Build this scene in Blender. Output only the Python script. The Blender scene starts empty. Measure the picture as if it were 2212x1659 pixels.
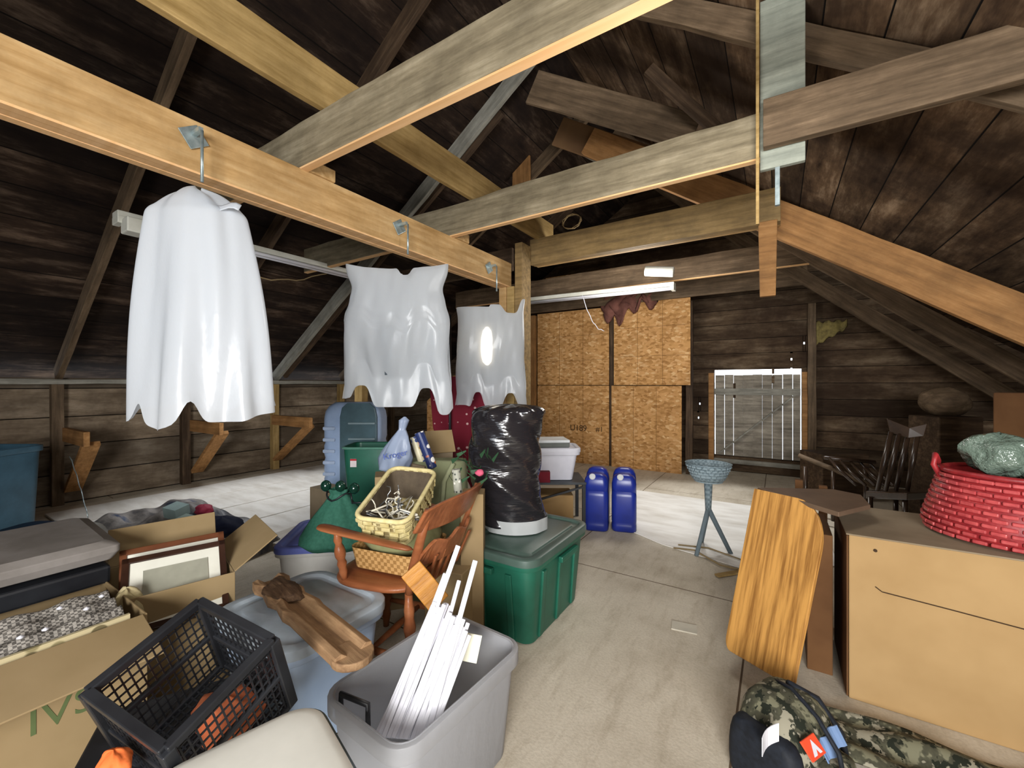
import bpy, bmesh, math, random
from mathutils import Vector, Matrix, Euler
random.seed(7)
PI = math.pi
SC = bpy.context.scene
# ------------------------------------------------------------------ camera
W_, H_, FPX = 2212, 1659, 900.0
YAW, EYE = math.radians(32.5), 1.25
cd = bpy.data.cameras.new('camera'); cam = bpy.data.objects.new('camera', cd); SC.collection.objects.link(cam)
cd.sensor_fit = 'HORIZONTAL'; cd.sensor_width = 36.0; cd.lens = 36.0*FPX/W_
cd.clip_start = 0.02; cd.clip_end = 200
cam.location = (0, 0, EYE); cam.rotation_euler = (PI/2, 0, YAW)
SC.camera = cam
# ------------------------------------------------------------------ world and light
wd = bpy.data.worlds.new('world'); SC.world = wd; wd.use_nodes = True
bg = wd.node_tree.nodes['Background']; bg.inputs[0].default_value = (0.82, 0.9, 1.0, 1); bg.inputs[1].default_value = 3.0
SC.view_settings.view_transform = 'Standard'; SC.view_settings.look = 'None'
SC.view_settings.gamma = 1.0; SC.view_settings.exposure = 0.45; SC.view_settings.use_curve_mapping = False
def lamp(name, kind, loc, rot, power, color, size=1.0, size_y=None, spot=None):
    l = bpy.data.lights.new(name, kind); l.energy = power; l.color = color
    if kind == 'AREA':
        l.size = size
        if size_y: l.shape = 'RECTANGLE'; l.size_y = size_y
    else: l.shadow_soft_size = size
    if spot: l.spot_size = spot[0]; l.spot_blend = spot[1]
    o = bpy.data.objects.new(name, l); SC.collection.objects.link(o); o.location = loc; o.rotation_euler = rot
    return o
# added fill light behind the camera, and the phone's own lamp
lamp('rear_fill', 'AREA', (1.0, -2.3, 1.5), (math.radians(80), 0, math.radians(20)), 190, (1.0, 0.985, 0.96), 1.5, 1.4)
lamp('phone_lamp', 'POINT', (0.06, -0.05, 1.33), (0, 0, 0), 8, (1.0, 0.97, 0.93), 0.06)
lamp('near_floor_fill', 'POINT', (-.35, 1.75, 2.15), (0, 0, 0), 20, (1.0, 0.97, 0.93), 0.22)  # added fill above the near floor, no fixture modelled
lamp('closet_fill', 'POINT', (-1.25, 4.4, 2.1), (0, 0, 0), 34, (1.0, 0.96, 0.90), 0.25)  # added fill to brighten the particle board end
lamp('left_floor_fill', 'SPOT', (-4.6, 2.6, 2.6), (math.radians(-4), math.radians(-6), 0), 420, (0.95, 0.97, 1.0), 0.3, spot=(math.radians(85), 0.6))  # added spot that brightens the boards by the left knee wall
lamp('far_floor_fill', 'SPOT', (-0.5, 4.9, 2.3), (math.radians(-6), math.radians(0), 0), 110, (0.96, 0.98, 1.0), 0.08, spot=(math.radians(62), 0.5))  # added spot that brightens the floor before the hatch

# ------------------------------------------------------------------ helpers
Rv = Vector((math.cos(YAW), math.sin(YAW), 0)); Fv = Vector((-math.sin(YAW), math.cos(YAW), 0))
def PD(px, py, d):
    return Rv*((px-1106)/FPX*d) + Fv*d + Vector((0, 0, EYE-(py-831)/FPX*d))
def PZ(px, py, z): return PD(px, py, (EYE-z)*FPX/(py-831))
def PY(px, py, Y):
    r = (px-1106)/FPX; return PD(px, py, Y/(r*Rv.y+Fv.y))
def PX(px, py, X):
    r = (px-1106)/FPX; return PD(px, py, X/(r*Rv.x+Fv.x))
def hx(s, k=1.0):
    s = s.lstrip('#'); c = [int(s[i:i+2], 16)/255 for i in (0, 2, 4)]
    return tuple(k*((v/12.92) if v <= .04045 else ((v+.055)/1.055)**2.4) for v in c)+(1,)
def nd(t, ty, **k):
    n = t.nodes.new(ty)
    for a, b in k.items(): setattr(n, a, b)
    return n
def base(name, rough=.8, spec=.3, metal=0.0):
    m = bpy.data.materials.new(name); m.use_nodes = True; t = m.node_tree; b = t.nodes['Principled BSDF']
    b.inputs['Roughness'].default_value = rough; b.inputs['Specular IOR Level'].default_value = spec; b.inputs['Metallic'].default_value = metal
    return m, t, b
def coords(t, scale, world=False):
    mp = nd(t, 'ShaderNodeMapping'); mp.inputs['Scale'].default_value = scale
    if world: g = nd(t, 'ShaderNodeNewGeometry'); t.links.new(g.outputs['Position'], mp.inputs[0])
    else: g = nd(t, 'ShaderNodeTexCoord'); t.links.new(g.outputs['Object'], mp.inputs[0])
    return mp.outputs[0]
def ramp(t, fac, stops):
    r = nd(t, 'ShaderNodeValToRGB'); e = r.color_ramp.elements
    e[0].position, e[0].color = stops[0]; e[1].position, e[1].color = stops[-1]
    for p, c in stops[1:-1]: q = e.new(p); q.color = c
    t.links.new(fac, r.inputs[0]); return r.outputs[0]
def noise(t, v, s, det=4, rough=.6):
    n = nd(t, 'ShaderNodeTexNoise'); n.inputs['Scale'].default_value = s; n.inputs['Detail'].default_value = det; n.inputs['Roughness'].default_value = rough
    t.links.new(v, n.inputs['Vector']); return n.outputs[0]
def bumpit(t, b, h, st, dist=.01):
    bp = nd(t, 'ShaderNodeBump'); bp.inputs['Strength'].default_value = st; bp.inputs['Distance'].default_value = dist
    t.links.new(h, bp.inputs['Height']); t.links.new(bp.outputs[0], b.inputs['Normal'])
def mix(t, f, a, b, mode='MIX'):
    n = nd(t, 'ShaderNodeMix', data_type='RGBA', blend_type=mode)
    for s, v in ((n.inputs[0], f), (n.inputs[6], a), (n.inputs[7], b)):
        if hasattr(v, 'is_linked'): t.links.new(v, s)
        else: s.default_value = v
    return n.outputs[2]
def M(name, c1, c2=None, sc=6, scale=(1, 1, 1), rough=.8, spec=.3, bump=.15, metal=0.0, lo=.35, hi=.65, world=False):
    m, t, b = base(name, rough, spec, metal)
    c1 = hx(c1); c2 = hx(c2) if c2 else tuple(v*.8 for v in c1[:3])+(1,)
    v = coords(t, scale, world); n = noise(t, v, sc)
    t.links.new(ramp(t, n, [(lo, c1), (hi, c2)]), b.inputs[0])
    if bump: bumpit(t, b, n, bump)
    return m
def wood(name, a, b_, c, sc=3, rough=.75, knots=True):
    m, t, b = base(name, rough, .25)
    v = coords(t, (.8, 9, 9)); n = noise(t, v, sc, 6, .65)
    col = ramp(t, n, [(.3, hx(a)), (.5, hx(b_)), (.7, hx(c))])
    v2 = coords(t, (1, 1, 1)); n2 = noise(t, v2, 3.5, 5, .7)
    col = mix(t, ramp(t, n2, [(.35, (.0, .0, .0, 1)), (.7, (.55, .55, .55, 1))]), col, tuple(x*.55 for x in hx(a)[:3])+(1,))
    if knots:
        vo = nd(t, 'ShaderNodeTexVoronoi'); vo.inputs['Scale'].default_value = .75
        t.links.new(coords(t, (.8, 2, 2)), vo.inputs['Vector'])
        col = mix(t, ramp(t, vo.outputs['Distance'], [(.035, (.8, .8, .8, 1)), (.07, (0, 0, 0, 1))]), col, tuple(x*.25 for x in hx(a)[:3])+(1,))
    t.links.new(col, b.inputs[0]); bumpit(t, b, n, .3); return m
def planks(name, a, b_, c, axis, w, stretch, rough=.9, gap='#0a0705', gapw=.04, patch=True):
    """boards: 'axis' = coordinate across the boards (world), w = board width, stretch = noise scale vector"""
    m, t, b = base(name, rough, .15)
    g = nd(t, 'ShaderNodeNewGeometry'); s = nd(t, 'ShaderNodeSeparateXYZ'); t.links.new(g.outputs['Position'], s.inputs[0])
    d = nd(t, 'ShaderNodeMath', operation='DIVIDE'); t.links.new(s.outputs[axis], d.inputs[0]); d.inputs[1].default_value = w
    fl = nd(t, 'ShaderNodeMath', operation='FLOOR'); t.links.new(d.outputs[0], fl.inputs[0])
    fr = nd(t, 'ShaderNodeMath', operation='FRACT'); t.links.new(d.outputs[0], fr.inputs[0])
    wn = nd(t, 'ShaderNodeTexWhiteNoise', noise_dimensions='1D'); t.links.new(fl.outputs[0], wn.inputs['W'])
    n = noise(t, coords(t, stretch, True), 2.5, 6, .7)
    col = ramp(t, n, [(.3, hx(a)), (.52, hx(b_)), (.72, hx(c))])
    col = mix(t, .75, col, mix(t, 1.0, col, ramp(t, wn.outputs['Value'], [(0, (.35, .35, .35, 1)), (1, (1.25, 1.2, 1.15, 1))]), 'MULTIPLY'))
    if patch:
        n3 = noise(t, coords(t, (1, 1, 1), True), 1.3, 5, .7)
        col = mix(t, ramp(t, n3, [(.42, (0, 0, 0, 1)), (.62, (.75, .75, .75, 1))]), col, hx(a))
    col = mix(t, ramp(t, fr.outputs[0], [(gapw*.6, (1, 1, 1, 1)), (gapw, (0, 0, 0, 1))]), col, hx(gap))
    t.links.new(col, b.inputs[0]); bumpit(t, b, n, .4); return m

class B:
    def __init__(s): s.bm = bmesh.new()
    def box(s, c, sz, R=None, taper=None):
        r = bmesh.ops.create_cube(s.bm, size=1)['verts']
        for v in r:
            p = Vector((v.co.x*sz[0], v.co.y*sz[1], v.co.z*sz[2]))
            if taper and p.z > 0: p.x *= taper; p.y *= taper
            if R: p = R @ p
            v.co = p+Vector(c)
        return s
    def bar(s, p0, p1, w, h=None, up=(0, 0, 1)):
        p0, p1 = Vector(p0), Vector(p1); h = h or w; x = (p1-p0); L = x.length; x.normalize()
        y = Vector(up).cross(x)
        if y.length < 1e-4: y = Vector((0, 1, 0)).cross(x)
        y.normalize(); z = x.cross(y); R = Matrix((x, y, z)).transposed()
        return s.box((p0+p1)/2, (L, w, h), R)
    def loft(s, rings, cap0=True, cap1=True, closed=True):
        vs = [[s.bm.verts.new(p) for p in r] for r in rings]
        for a, b in zip(vs, vs[1:]):
            n = len(a)
            for i in range(n if closed else n-1):
                j = (i+1) % n
                try: s.bm.faces.new((a[i], a[j], b[j], b[i]))
                except ValueError: pass
        if closed and cap0: s.bm.faces.new(list(reversed(vs[0])))
        if closed and cap1: s.bm.faces.new(vs[-1])
        return s
    def tube(s, pts, r, n=8, cap=True):
        pts = [Vector(p) for p in pts]; rings = []
        rr = r if isinstance(r, (list, tuple)) else [r]*len(pts)
        prev = None
        for i, p in enumerate(pts):
            a = pts[max(i-1, 0)]; b = pts[min(i+1, len(pts)-1)]; t = (b-a).normalized()
            if prev is None:
                u = t.cross(Vector((0, 0, 1)));
                if u.length < .05: u = t.cross(Vector((1, 0, 0)))
            else: u = prev-t*prev.dot(t)
            u.normalize(); prev = u; v = t.cross(u)
            rings.append([p+(u*math.cos(k*2*PI/n)+v*math.sin(k*2*PI/n))*rr[i] for k in range(n)])
        return s.loft(rings, cap, cap)
    def lathe(s, prof, c=(0, 0, 0), n=20, sx=1, sy=1, cap0=True, cap1=True):
        c = Vector(c)
        return s.loft([[c+Vector((math.cos(k*2*PI/n)*r*sx, math.sin(k*2*PI/n)*r*sy, z)) for k in range(n)] for r, z in prof], cap0, cap1)
    def grid(s, f, nu, nv, wrap=False):
        g = [[s.bm.verts.new(f(i/nu, j/nv)) for i in range(nu if wrap else nu+1)] for j in range(nv+1)]
        for j in range(nv):
            for i in range(nu):
                k = (i+1) % nu if wrap else i+1
                s.bm.faces.new((g[j][i], g[j][k], g[j+1][k], g[j+1][i]))
        return s
    def poly(s, pts, th, nrm):
        n = Vector(nrm).normalized()*th
        return s.loft([[Vector(p) for p in pts], [Vector(p)+n for p in pts]])
def rr(w, d, r, z, n=5):
    out = []
    for cx, cy, a0 in ((w/2-r, d/2-r, 0), (-w/2+r, d/2-r, 90), (-w/2+r, -d/2+r, 180), (w/2-r, -d/2+r, 270)):
        for k in range(n+1):
            a = math.radians(a0+90*k/n); out.append(Vector((cx+r*math.cos(a), cy+r*math.sin(a), z)))
    return out
def ob(name, b, mat, parent=None, smooth=False, bev=0, loc=None, rot=None, solid=0, sub=0):
    me = bpy.data.meshes.new(name); bmesh.ops.recalc_face_normals(b.bm, faces=b.bm.faces[:]); b.bm.to_mesh(me); b.bm.free()
    me.materials.append(mat); o = bpy.data.objects.new(name, me); SC.collection.objects.link(o)
    if smooth:
        for p in me.polygons: p.use_smooth = True
    if solid: q = o.modifiers.new('s', 'SOLIDIFY'); q.thickness = solid; q.offset = 0
    if bev: q = o.modifiers.new('b', 'BEVEL'); q.width = bev; q.segments = 2; q.limit_method = 'ANGLE'; q.angle_limit = math.radians(40)
    if sub: q = o.modifiers.new('u', 'SUBSURF'); q.levels = sub; q.render_levels = sub
    if parent: o.parent = parent
    if loc is not None: o.location = loc
    if rot is not None: o.rotation_euler = rot
    return o
def tag(o, label, cat, group=None, kind=None):
    o['label'] = label; o['category'] = cat
    if group: o['group'] = group
    if kind: o['kind'] = kind
    return o
def thing(name, label, cat, loc, rotz=0, group=None, rot=None):
    o = bpy.data.objects.new(name, None); SC.collection.objects.link(o); o.location = loc
    o.rotation_euler = rot if rot else (0, 0, rotz); o.empty_display_size = .1
    return tag(o, label, cat, group)
def struct(o, label=None):
    o['kind'] = 'structure'
    if label: o['label'] = label
    return o
def fr(p0, p1):
    """frame with local X from p0 to p1"""
    p0, p1 = Vector(p0), Vector(p1); x = (p1-p0).normalized(); y = Vector((0, 0, 1)).cross(x)
    if y.length < 1e-4: y = Vector((0, 1, 0))
    y.normalize(); z = x.cross(y); Mx = Matrix((x, y, z)).transposed().to_4x4(); Mx.translation = (p0+p1)/2
    return Mx, (p1-p0).length
def beam(name, label, cat, p0, p1, w, h, mat, group=None, wav=.004, seed=0):
    """sawn timber with slightly uneven edges; local X runs along it"""
    Mx, L = fr(p0, p1); b = B(); rnd = random.Random(seed or sum(map(ord, label or name))); n = max(3, int(L/.25)); rings = []
    for i in range(n+1):
        x = -L/2+L*i/n; e = [rnd.uniform(-wav, wav) for _ in range(4)]
        rings.append([Vector((x, -w/2+e[0]*.4, -h/2+e[1])), Vector((x, w/2+e[2]*.4, -h/2+e[1])), Vector((x, w/2+e[2]*.4, h/2+e[3])), Vector((x, -w/2+e[0]*.4, h/2+e[3]))])
    b.loft(rings); o = ob(name, b, mat, bev=.004)
    o.matrix_world = Mx
    if label: tag(o, label, cat, group)
    return o

# ------------------------------------------------------------------ materials
m_yel = wood('yellow_pine', '#a5804e', '#c09c6a', '#d0b080')
m_yelY = wood('yellow_pine_lengthwise', '#a5804e', '#c09c6a', '#d0b080')
for _n in m_yelY.node_tree.nodes:
    if _n.type == 'MAPPING' and _n.inputs['Scale'].default_value[1] > 8: _n.inputs['Scale'].default_value = (9, .8, 9)
m_yel2 = wood('dull_pine', '#8f7444', '#ab8f5c', '#bda06c')
m_grey = wood('weathered_grey_wood', '#655b48', '#867b64', '#a0957d', knots=False)
m_hdr = wood('stained_timber', '#6f5c3f', '#93794f', '#ab8f62')
m_brn = wood('brown_timber', '#85603a', '#a87a4a', '#bd8f5c')
m_dark = wood('old_dark_timber', '#33261b', '#4d3c2c', '#6b5743', knots=False)
m_raft = wood('dusty_rafter', '#4a3c2c', '#695743', '#857059', knots=False)
m_pale = wood('pale_dusty_timber', '#77746a', '#96948a', '#aeab9e', knots=False)
m_board = wood('grey_green_board', '#7b8076', '#959a8e', '#a9ada0', knots=False)
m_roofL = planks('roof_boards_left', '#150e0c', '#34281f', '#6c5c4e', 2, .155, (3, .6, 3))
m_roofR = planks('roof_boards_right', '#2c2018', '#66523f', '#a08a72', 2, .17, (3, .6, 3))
m_knee = planks('knee_wall_boards', '#524639', '#8a7c6a', '#b3a694', 2, .3, (3, .5, 3))
m_gable = planks('gable_boards', '#30231a', '#5f4f3e', '#8d7c67', 2, .21, (.6, 3, 3))
m_door = wood('weathered_door_plank', '#6b6459', '#989082', '#b5ad9d', knots=False)
m_black = M('black_plastic', '#16171b', '#26282c', rough=.42, spec=.5, bump=.05)
m_white = M('white_enamel', '#cfcfc2', '#e0e0d6', rough=.45, spec=.4, bump=.03)
m_metal = M('galvanised_steel', '#93a3a6', '#b8c6c8', sc=25, rough=.35, metal=.7, bump=.1)
def osb():
    m, t, b = base('osb', .8, .2)
    vo = nd(t, 'ShaderNodeTexVoronoi'); vo.inputs['Scale'].default_value = 40; t.links.new(coords(t, (.55, 1, 1)), vo.inputs['Vector'])
    s = nd(t, 'ShaderNodeSeparateColor'); t.links.new(vo.outputs['Color'], s.inputs[0])
    col = ramp(t, s.outputs[0], [(0, hx('#9c7040')), (.35, hx('#bd8f58')), (.8, hx('#cc9c66')), (1, hx('#dcb684'))])
    n = noise(t, coords(t, (1, 1, 1)), 3, 4)
    col = mix(t, ramp(t, n, [(.4, (0, 0, 0, 1)), (.75, (.4, .4, .4, 1))]), col, hx('#7a5128'))
    t.links.new(col, b.inputs[0]); bumpit(t, b, s.outputs[1], .2, .003); return m
m_osb = osb()
def floormat():
    m, t, b = base('dusty_floor', .75, .25)
    n = noise(t, coords(t, (1, 1, 1), True), 1.6, 7, .65); n2 = noise(t, coords(t, (5, 1.2, 1), True), 3.2, 5, .7); n3 = noise(t, coords(t, (1, 1, 1), True), 90, 2)
    col = ramp(t, n, [(.3, hx('#a89d8a')), (.5, hx('#c4baa8')), (.7, hx('#d3cab8'))])
    col = mix(t, ramp(t, n2, [(.5, (0, 0, 0, 1)), (.72, (.5, .5, .5, 1))]), col, hx('#93856f'))
    col = mix(t, ramp(t, n3, [(.4, (0, 0, 0, 1)), (.8, (.3, .3, .3, 1))]), col, hx('#887d6b'))
    br = nd(t, 'ShaderNodeTexBrick'); br.inputs['Scale'].default_value = 1; br.inputs['Mortar Size'].default_value = .004; br.inputs['Brick Width'].default_value = 2.4; br.inputs['Row Height'].default_value = 1.2; br.inputs['Mortar Smooth'].default_value = 0
    mp = nd(t, 'ShaderNodeMapping'); mp.inputs['Rotation'].default_value = (0, 0, PI/2); mp.inputs['Location'].default_value = (.3, .13, 0)
    g = nd(t, 'ShaderNodeNewGeometry'); t.links.new(g.outputs['Position'], mp.inputs[0]); t.links.new(mp.outputs[0], br.inputs[0])
    col = mix(t, br.outputs['Fac'], col, hx('#5c4c3a'))
    t.links.new(col, b.inputs[0]); bumpit(t, b, n3, .1); return m
m_floor = floormat()
m_sheet = M('pale_floorboard', '#e6e3dc', '#c9c3b8', sc=2.5, scale=(1, 3, 1), rough=.6, spec=.35, bump=.1, lo=.4, hi=.75)
def bagmat(name, col, tr=.22, tl=.5, rough=.28, blur=False):
    m = bpy.data.materials.new(name); m.use_nodes = True; t = m.node_tree; b = t.nodes['Principled BSDF']; out = t.nodes['Material Output']
    b.inputs[0].default_value = hx(col); b.inputs['Roughness'].default_value = rough; b.inputs['Specular IOR Level'].default_value = .5
    n = noise(t, coords(t, (1, 1, .6)), 11, 4, .6); bumpit(t, b, n, .32, .012)
    tlb = nd(t, 'ShaderNodeBsdfTranslucent'); tlb.inputs[0].default_value = hx(col)
    tp = nd(t, 'ShaderNodeBsdfRefraction' if blur else 'ShaderNodeBsdfTransparent'); tp.inputs[0].default_value = hx(col)
    if blur: tp.inputs['IOR'].default_value = 1.2; tp.inputs['Roughness'].default_value = .32
    a = nd(t, 'ShaderNodeMixShader'); a.inputs[0].default_value = tl; t.links.new(b.outputs[0], a.inputs[1]); t.links.new(tlb.outputs[0], a.inputs[2])
    c = nd(t, 'ShaderNodeMixShader'); c.inputs[0].default_value = tr; t.links.new(a.outputs[0], c.inputs[1]); t.links.new(tp.outputs[0], c.inputs[2])
    t.links.new(c.outputs[0], out.inputs[0]); return m
m_bag = bagmat('white_plastic_film', '#e4e9ef', .16, .4, .25)
m_bag2 = bagmat('thin_white_film', '#e6ebf0', .38, .42, .25, True)
m_clearbag = bagmat('clear_plastic_film', '#eef2f2', .35, .25, .10)
m_clear = bagmat('cloudy_clear_plastic', '#cfd0d3', .22, .5, .3)
m_bluebag = bagmat('pale_blue_film', '#b6c4dc', .2, .35, .3)
m_gtote = M('green_plastic', '#226450', '#1a5341', sc=4, rough=.38, spec=.45, bump=.02)
m_gtote2 = M('dull_green_lid', '#4d6058', '#3d5149', sc=5, rough=.4, spec=.45, bump=.03)
m_btote = M('light_blue_plastic', '#b4c8e2', '#a8bedb', sc=4, rough=.42, spec=.4, bump=.02)
m_btlid = M('grey_blue_lid', '#b3bfca', '#9da8b0', sc=7, rough=.45, spec=.4, bump=.03)
m_jug = M('blue_jug_plastic', '#1c2f8e', '#16246f', sc=3, rough=.32, spec=.5, bump=.02)
m_oak = wood('oak_laminate', '#9a6526', '#c08335', '#cf9444', sc=5, rough=.4, knots=False)
m_card = M('cardboard', '#98825f', '#8b7653', sc=3, rough=.85, bump=.04)
m_card2 = M('tan_cardboard', '#a98a5e', '#9c7d52', sc=2.5, rough=.8, bump=.03)
m_card3 = M('dusty_cardboard', '#8f8069', '#7d6e58', sc=4, rough=.9, bump=.06)
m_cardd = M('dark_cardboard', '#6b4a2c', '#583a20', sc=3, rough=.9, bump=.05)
m_chair = wood('orange_stained_chair_wood', '#824b2e', '#9b5d3a', '#ac6e48', sc=2, rough=.3, knots=False)
m_rough = wood('rough_brown_plank', '#6d523c', '#9c7a58', '#c09c74', sc=4)
m_red = M('red_wicker', '#a02c2e', '#7e1d22', sc=20, rough=.45, spec=.4, bump=.2)
m_slat = M('white_vinyl', '#dcdce2', '#cfcfd8', rough=.4, spec=.4, bump=0)

# ------------------------------------------------------------------ the setting
b = B(); b.box((-1.8, 2.4, -.05), (10, 9.6, .1)); struct(ob('floor', b, m_floor), 'dusty tan plywood attic floor')
def zl(x): return 5.59+.66*x
def zr(x): return 3.2-.72*x
XR = (3.2-5.59)/(.66+.72)
def slab(name, pts, th, mat, nrm): b = B(); b.poly(pts, th, nrm); return ob(name, b, mat)
Y0, Y1 = -2.5, 6.95
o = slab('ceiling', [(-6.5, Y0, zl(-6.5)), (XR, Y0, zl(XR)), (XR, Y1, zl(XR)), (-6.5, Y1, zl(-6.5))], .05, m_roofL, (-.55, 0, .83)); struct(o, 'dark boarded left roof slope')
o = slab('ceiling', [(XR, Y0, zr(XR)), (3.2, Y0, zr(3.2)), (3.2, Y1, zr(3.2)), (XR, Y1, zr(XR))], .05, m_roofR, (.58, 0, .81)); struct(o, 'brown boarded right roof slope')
b = B()
for k, (z0, z1) in enumerate(((0, .28), (.285, .58), (.585, .9), (.905, 1.3))): b.box((-6.32-.012*(k % 2), 2.2, (z0+z1)/2), (.03, 9.4, z1-z0+.03))
struct(ob('wall_left', b, m_knee), 'grey board knee wall under the left eave')
b = B(); b.box((3.0, 2.2, .55), (.04, 9.4, 1.1)); struct(ob('wall_right', b, m_roofR), 'dark knee wall under the right eave')
b = B()   # unseen gable behind the camera, opening added to let light in
b.box((-3.6, -2.5, 1.4), (5.6, .04, 2.8)); b.box((2.6, -2.5, 1.4), (1.6, .04, 2.8)); b.box((.5, -2.5, .3), (2.6, .04, .6)); b.box((.5, -2.5, 2.45), (2.6, .04, .7)); b.box((-1.5, -2.5, 3.6), (5, .04, 1.6))
struct(ob('wall_front', b, m_gable), 'dark gable wall behind the camera')
# far gable: horizontal boards clipped to the roofline, opening for the hatch, a few knot holes let daylight in
GY = 6.78; HX0, HX1, HZ0, HZ1 = -.78, .27, .14, 1.40
b = B(); z = 0; k = 0; holes = {5: (-.52, 0), 6: (-.05, 0), 4: (-.98, 0), 3: (-1.0, 0), 7: (.16, 0), 8: (.30, 0)}
while z < 4.7:
    h = .21; zt = z+h-.006; xa = max(-6.5, (z-5.75)/.66); xb = min(3.3, (3.45-z)/.72)
    spans = [(xa, xb)]
    if z < HZ1-.12 and zt > HZ0+.09: spans = [(xa, HX0), (HX1, xb)]
    if k in holes:
        hxx = holes[k][0]; spans = [q for (p, r) in spans for q in (((p, hxx-.009), (hxx+.009, r)) if p < hxx < r else ((p, r),))]
    for p, r in spans:
        if r-p > .01: b.box(((p+r)/2, GY+.012*(k % 2), (z+zt)/2), (r-p, .03, zt-z+.03))
    if k in holes:
        b.box((holes[k][0], GY, z+.05), (.03, .03, .1)); b.box((holes[k][0], GY, z+.17), (.03, .03, .08))
    z += h; k += 1
struct(ob('wall_back', b, m_gable), 'dark horizontal board gable wall with nail holes')
# hatch door
d = bpy.data.objects.new('door_1', None); SC.collection.objects.link(d); d.location = (HX0, GY, HZ0); struct(d, 'low weathered vertical plank hatch door in the far gable')
x = .012; k = 0
b = B()
while x < 1.03:
    w_ = .118; g = .001 if k not in (1, 7) else .008
    if x+w_ > 1.04: w_ = 1.04-x
    b.box((x+w_/2, .004*(k % 2), .605+.004*math.sin(k*2)), (w_-g, .02, 1.27)); x += w_; k += 1
ob('door_plank', b, m_door, d)
b = B(); b.box((.52, -.022, 1.0), (1.04, .02, .09)); b.box((.5, -.022, .0), (1.1, .04, .06)); ob('door_batten', b, m_pale, d)
b = B(); b.bar((.06, -.024, .10), (.98, -.024, .96), .02, .085, up=(0, 1, 0)); ob('door_brace', b, m_pale, d)
b = B(); b.box((-.04, -.03, .6), (.07, .05, 1.34)); b.box((1.10, -.03, .6), (.09, .05, 1.34)); ob('door_frame', b, m_brn, d)

# pale floor sheets
b = B(); b.poly([(-1.2, 3.6, .002), (-.75, 3.35, .002), (-.18, 3.2, .002), (.35, 3.6, .002), (.35, 4.9, .002), (-1.5, 4.9, .002)], .006, (0, 0, 1))  # thin pale sheet over part of the floor
tag(ob('floor_sheet', b, m_sheet), 'pale floor sheet under the wicker plant stand', 'floor sheet')
b = B()
for i in range(4):
    x0 = -5.85+i*.62; b.box((x0+.3, 2.65+.15*(i % 2), .012), (.6, 3.4, .018))
tag(ob('floor_sheet', b, m_sheet, bev=.003), 'white dusty loose boards laid on the floor beside the left knee wall', 'floor boards')

# ------------------------------------------------------------------ structural timber
beam('strongback_board', 'yellow-grey board on edge running over the joists toward the centre post', 'beam', (-1.99, -1.6, 2.79), (-1.99, 3.9, 2.79), .04, .235, m_yel2)
m_edge = M('pale_edge_wood', '#e3b989', '#d6a874', sc=3, scale=(.5, 6, 6), bump=.05)  # pale yellow tone for beam undersides and one attic rail
t = thing('carrying_beam', 'thick yellow pine beam carrying the hook plates and three white plastic bags', 'beam', (-2.255, .91, 2.19))
for i, mt in enumerate((m_yel2, m_yel, m_yel)):
    b = B(); b.box((-.048+.048*i, 0, .12), (.044, 5.02, .225)); ob('beam_ply', b, m_yelY if i else m_yel2, t, bev=.003)
    b = B(); b.box((-.048+.048*i, 0, .004+.002*(i % 2)), (.042, 5.0, .010)); ob('pale_underside', b, m_edge, t)
def joist(label, x0, x1, Y, zb=2.42, h=.245, w=.042, mat=m_grey, lip=True, cat='beam'):
    t = thing('ceiling_joist', label, cat, ((x0+x1)/2, Y, zb)); L = x1-x0
    b = B(); n = int(L/.2); rnd = random.Random(int(Y*100)); rings = []
    for i in range(n+1):
        x = -L/2+L*i/n; e = rnd.uniform(-.006, .01)
        rings.append([Vector((x, -w/2, .008)), Vector((x, w/2, .008)), Vector((x, w/2, h+e)), Vector((x, -w/2, h+e))])
    b.loft(rings); ob('joist_plank', b, mat, t, bev=.004)
    if lip: b = B(); b.box((0, .002, .004), (L, w*.96, .010)); ob('pale_underside', b, m_edge, t)
    return t
joist('nearest grey joist spanning the top of the picture with a pale yellow underside', -4.2, .85, 1.31, w=.045)
joist('second grey joist from the camera, ending at the hanging grey-green board', -4.2, -.02, 2.54)
joist('dark left stretch of joist behind the yellow beam, meeting the left rafters', -4.2, -2.32, 3.66, lip=False, mat=m_dark)
joist('fourth joist back, above the white strip light near the particle board', -4.2, .30, 4.99, mat=m_raft, lip=True)
joist('farthest joist against the top of the particle board panels', -4.2, .30, 6.05, mat=m_raft, lip=False)
joist('rough split joist running right from the hanging grey-green board', -.06, .92, 2.44, mat=m_raft, lip=False, w=.05, h=.235)
t = thing('header_beam', 'three-ply stained header beam from centre post to right rafter', 'beam', (-1.03, 3.68, 2.43))
for i in range(3): b = B(); b.box((0, (i-1)*.062, .13+.006*i), (2.1, .045, .25)); ob('header_ply', b, m_hdr if i < 2 else m_yel, t, bev=.004)
t = thing('centre_post', 'upright pine centre post behind the smallest white bag', 'post', (-2.17, 3.45, 0))
for i, mt in enumerate((m_yel, m_yel2, m_hdr)): b = B(); b.box((-.085+.085*i, .0+.01*i, 1.095 if i < 2 else 1.3), (.08, .17, 2.19 if i < 2 else 2.6)); ob('post_ply', b, mt, t, bev=.004)
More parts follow.
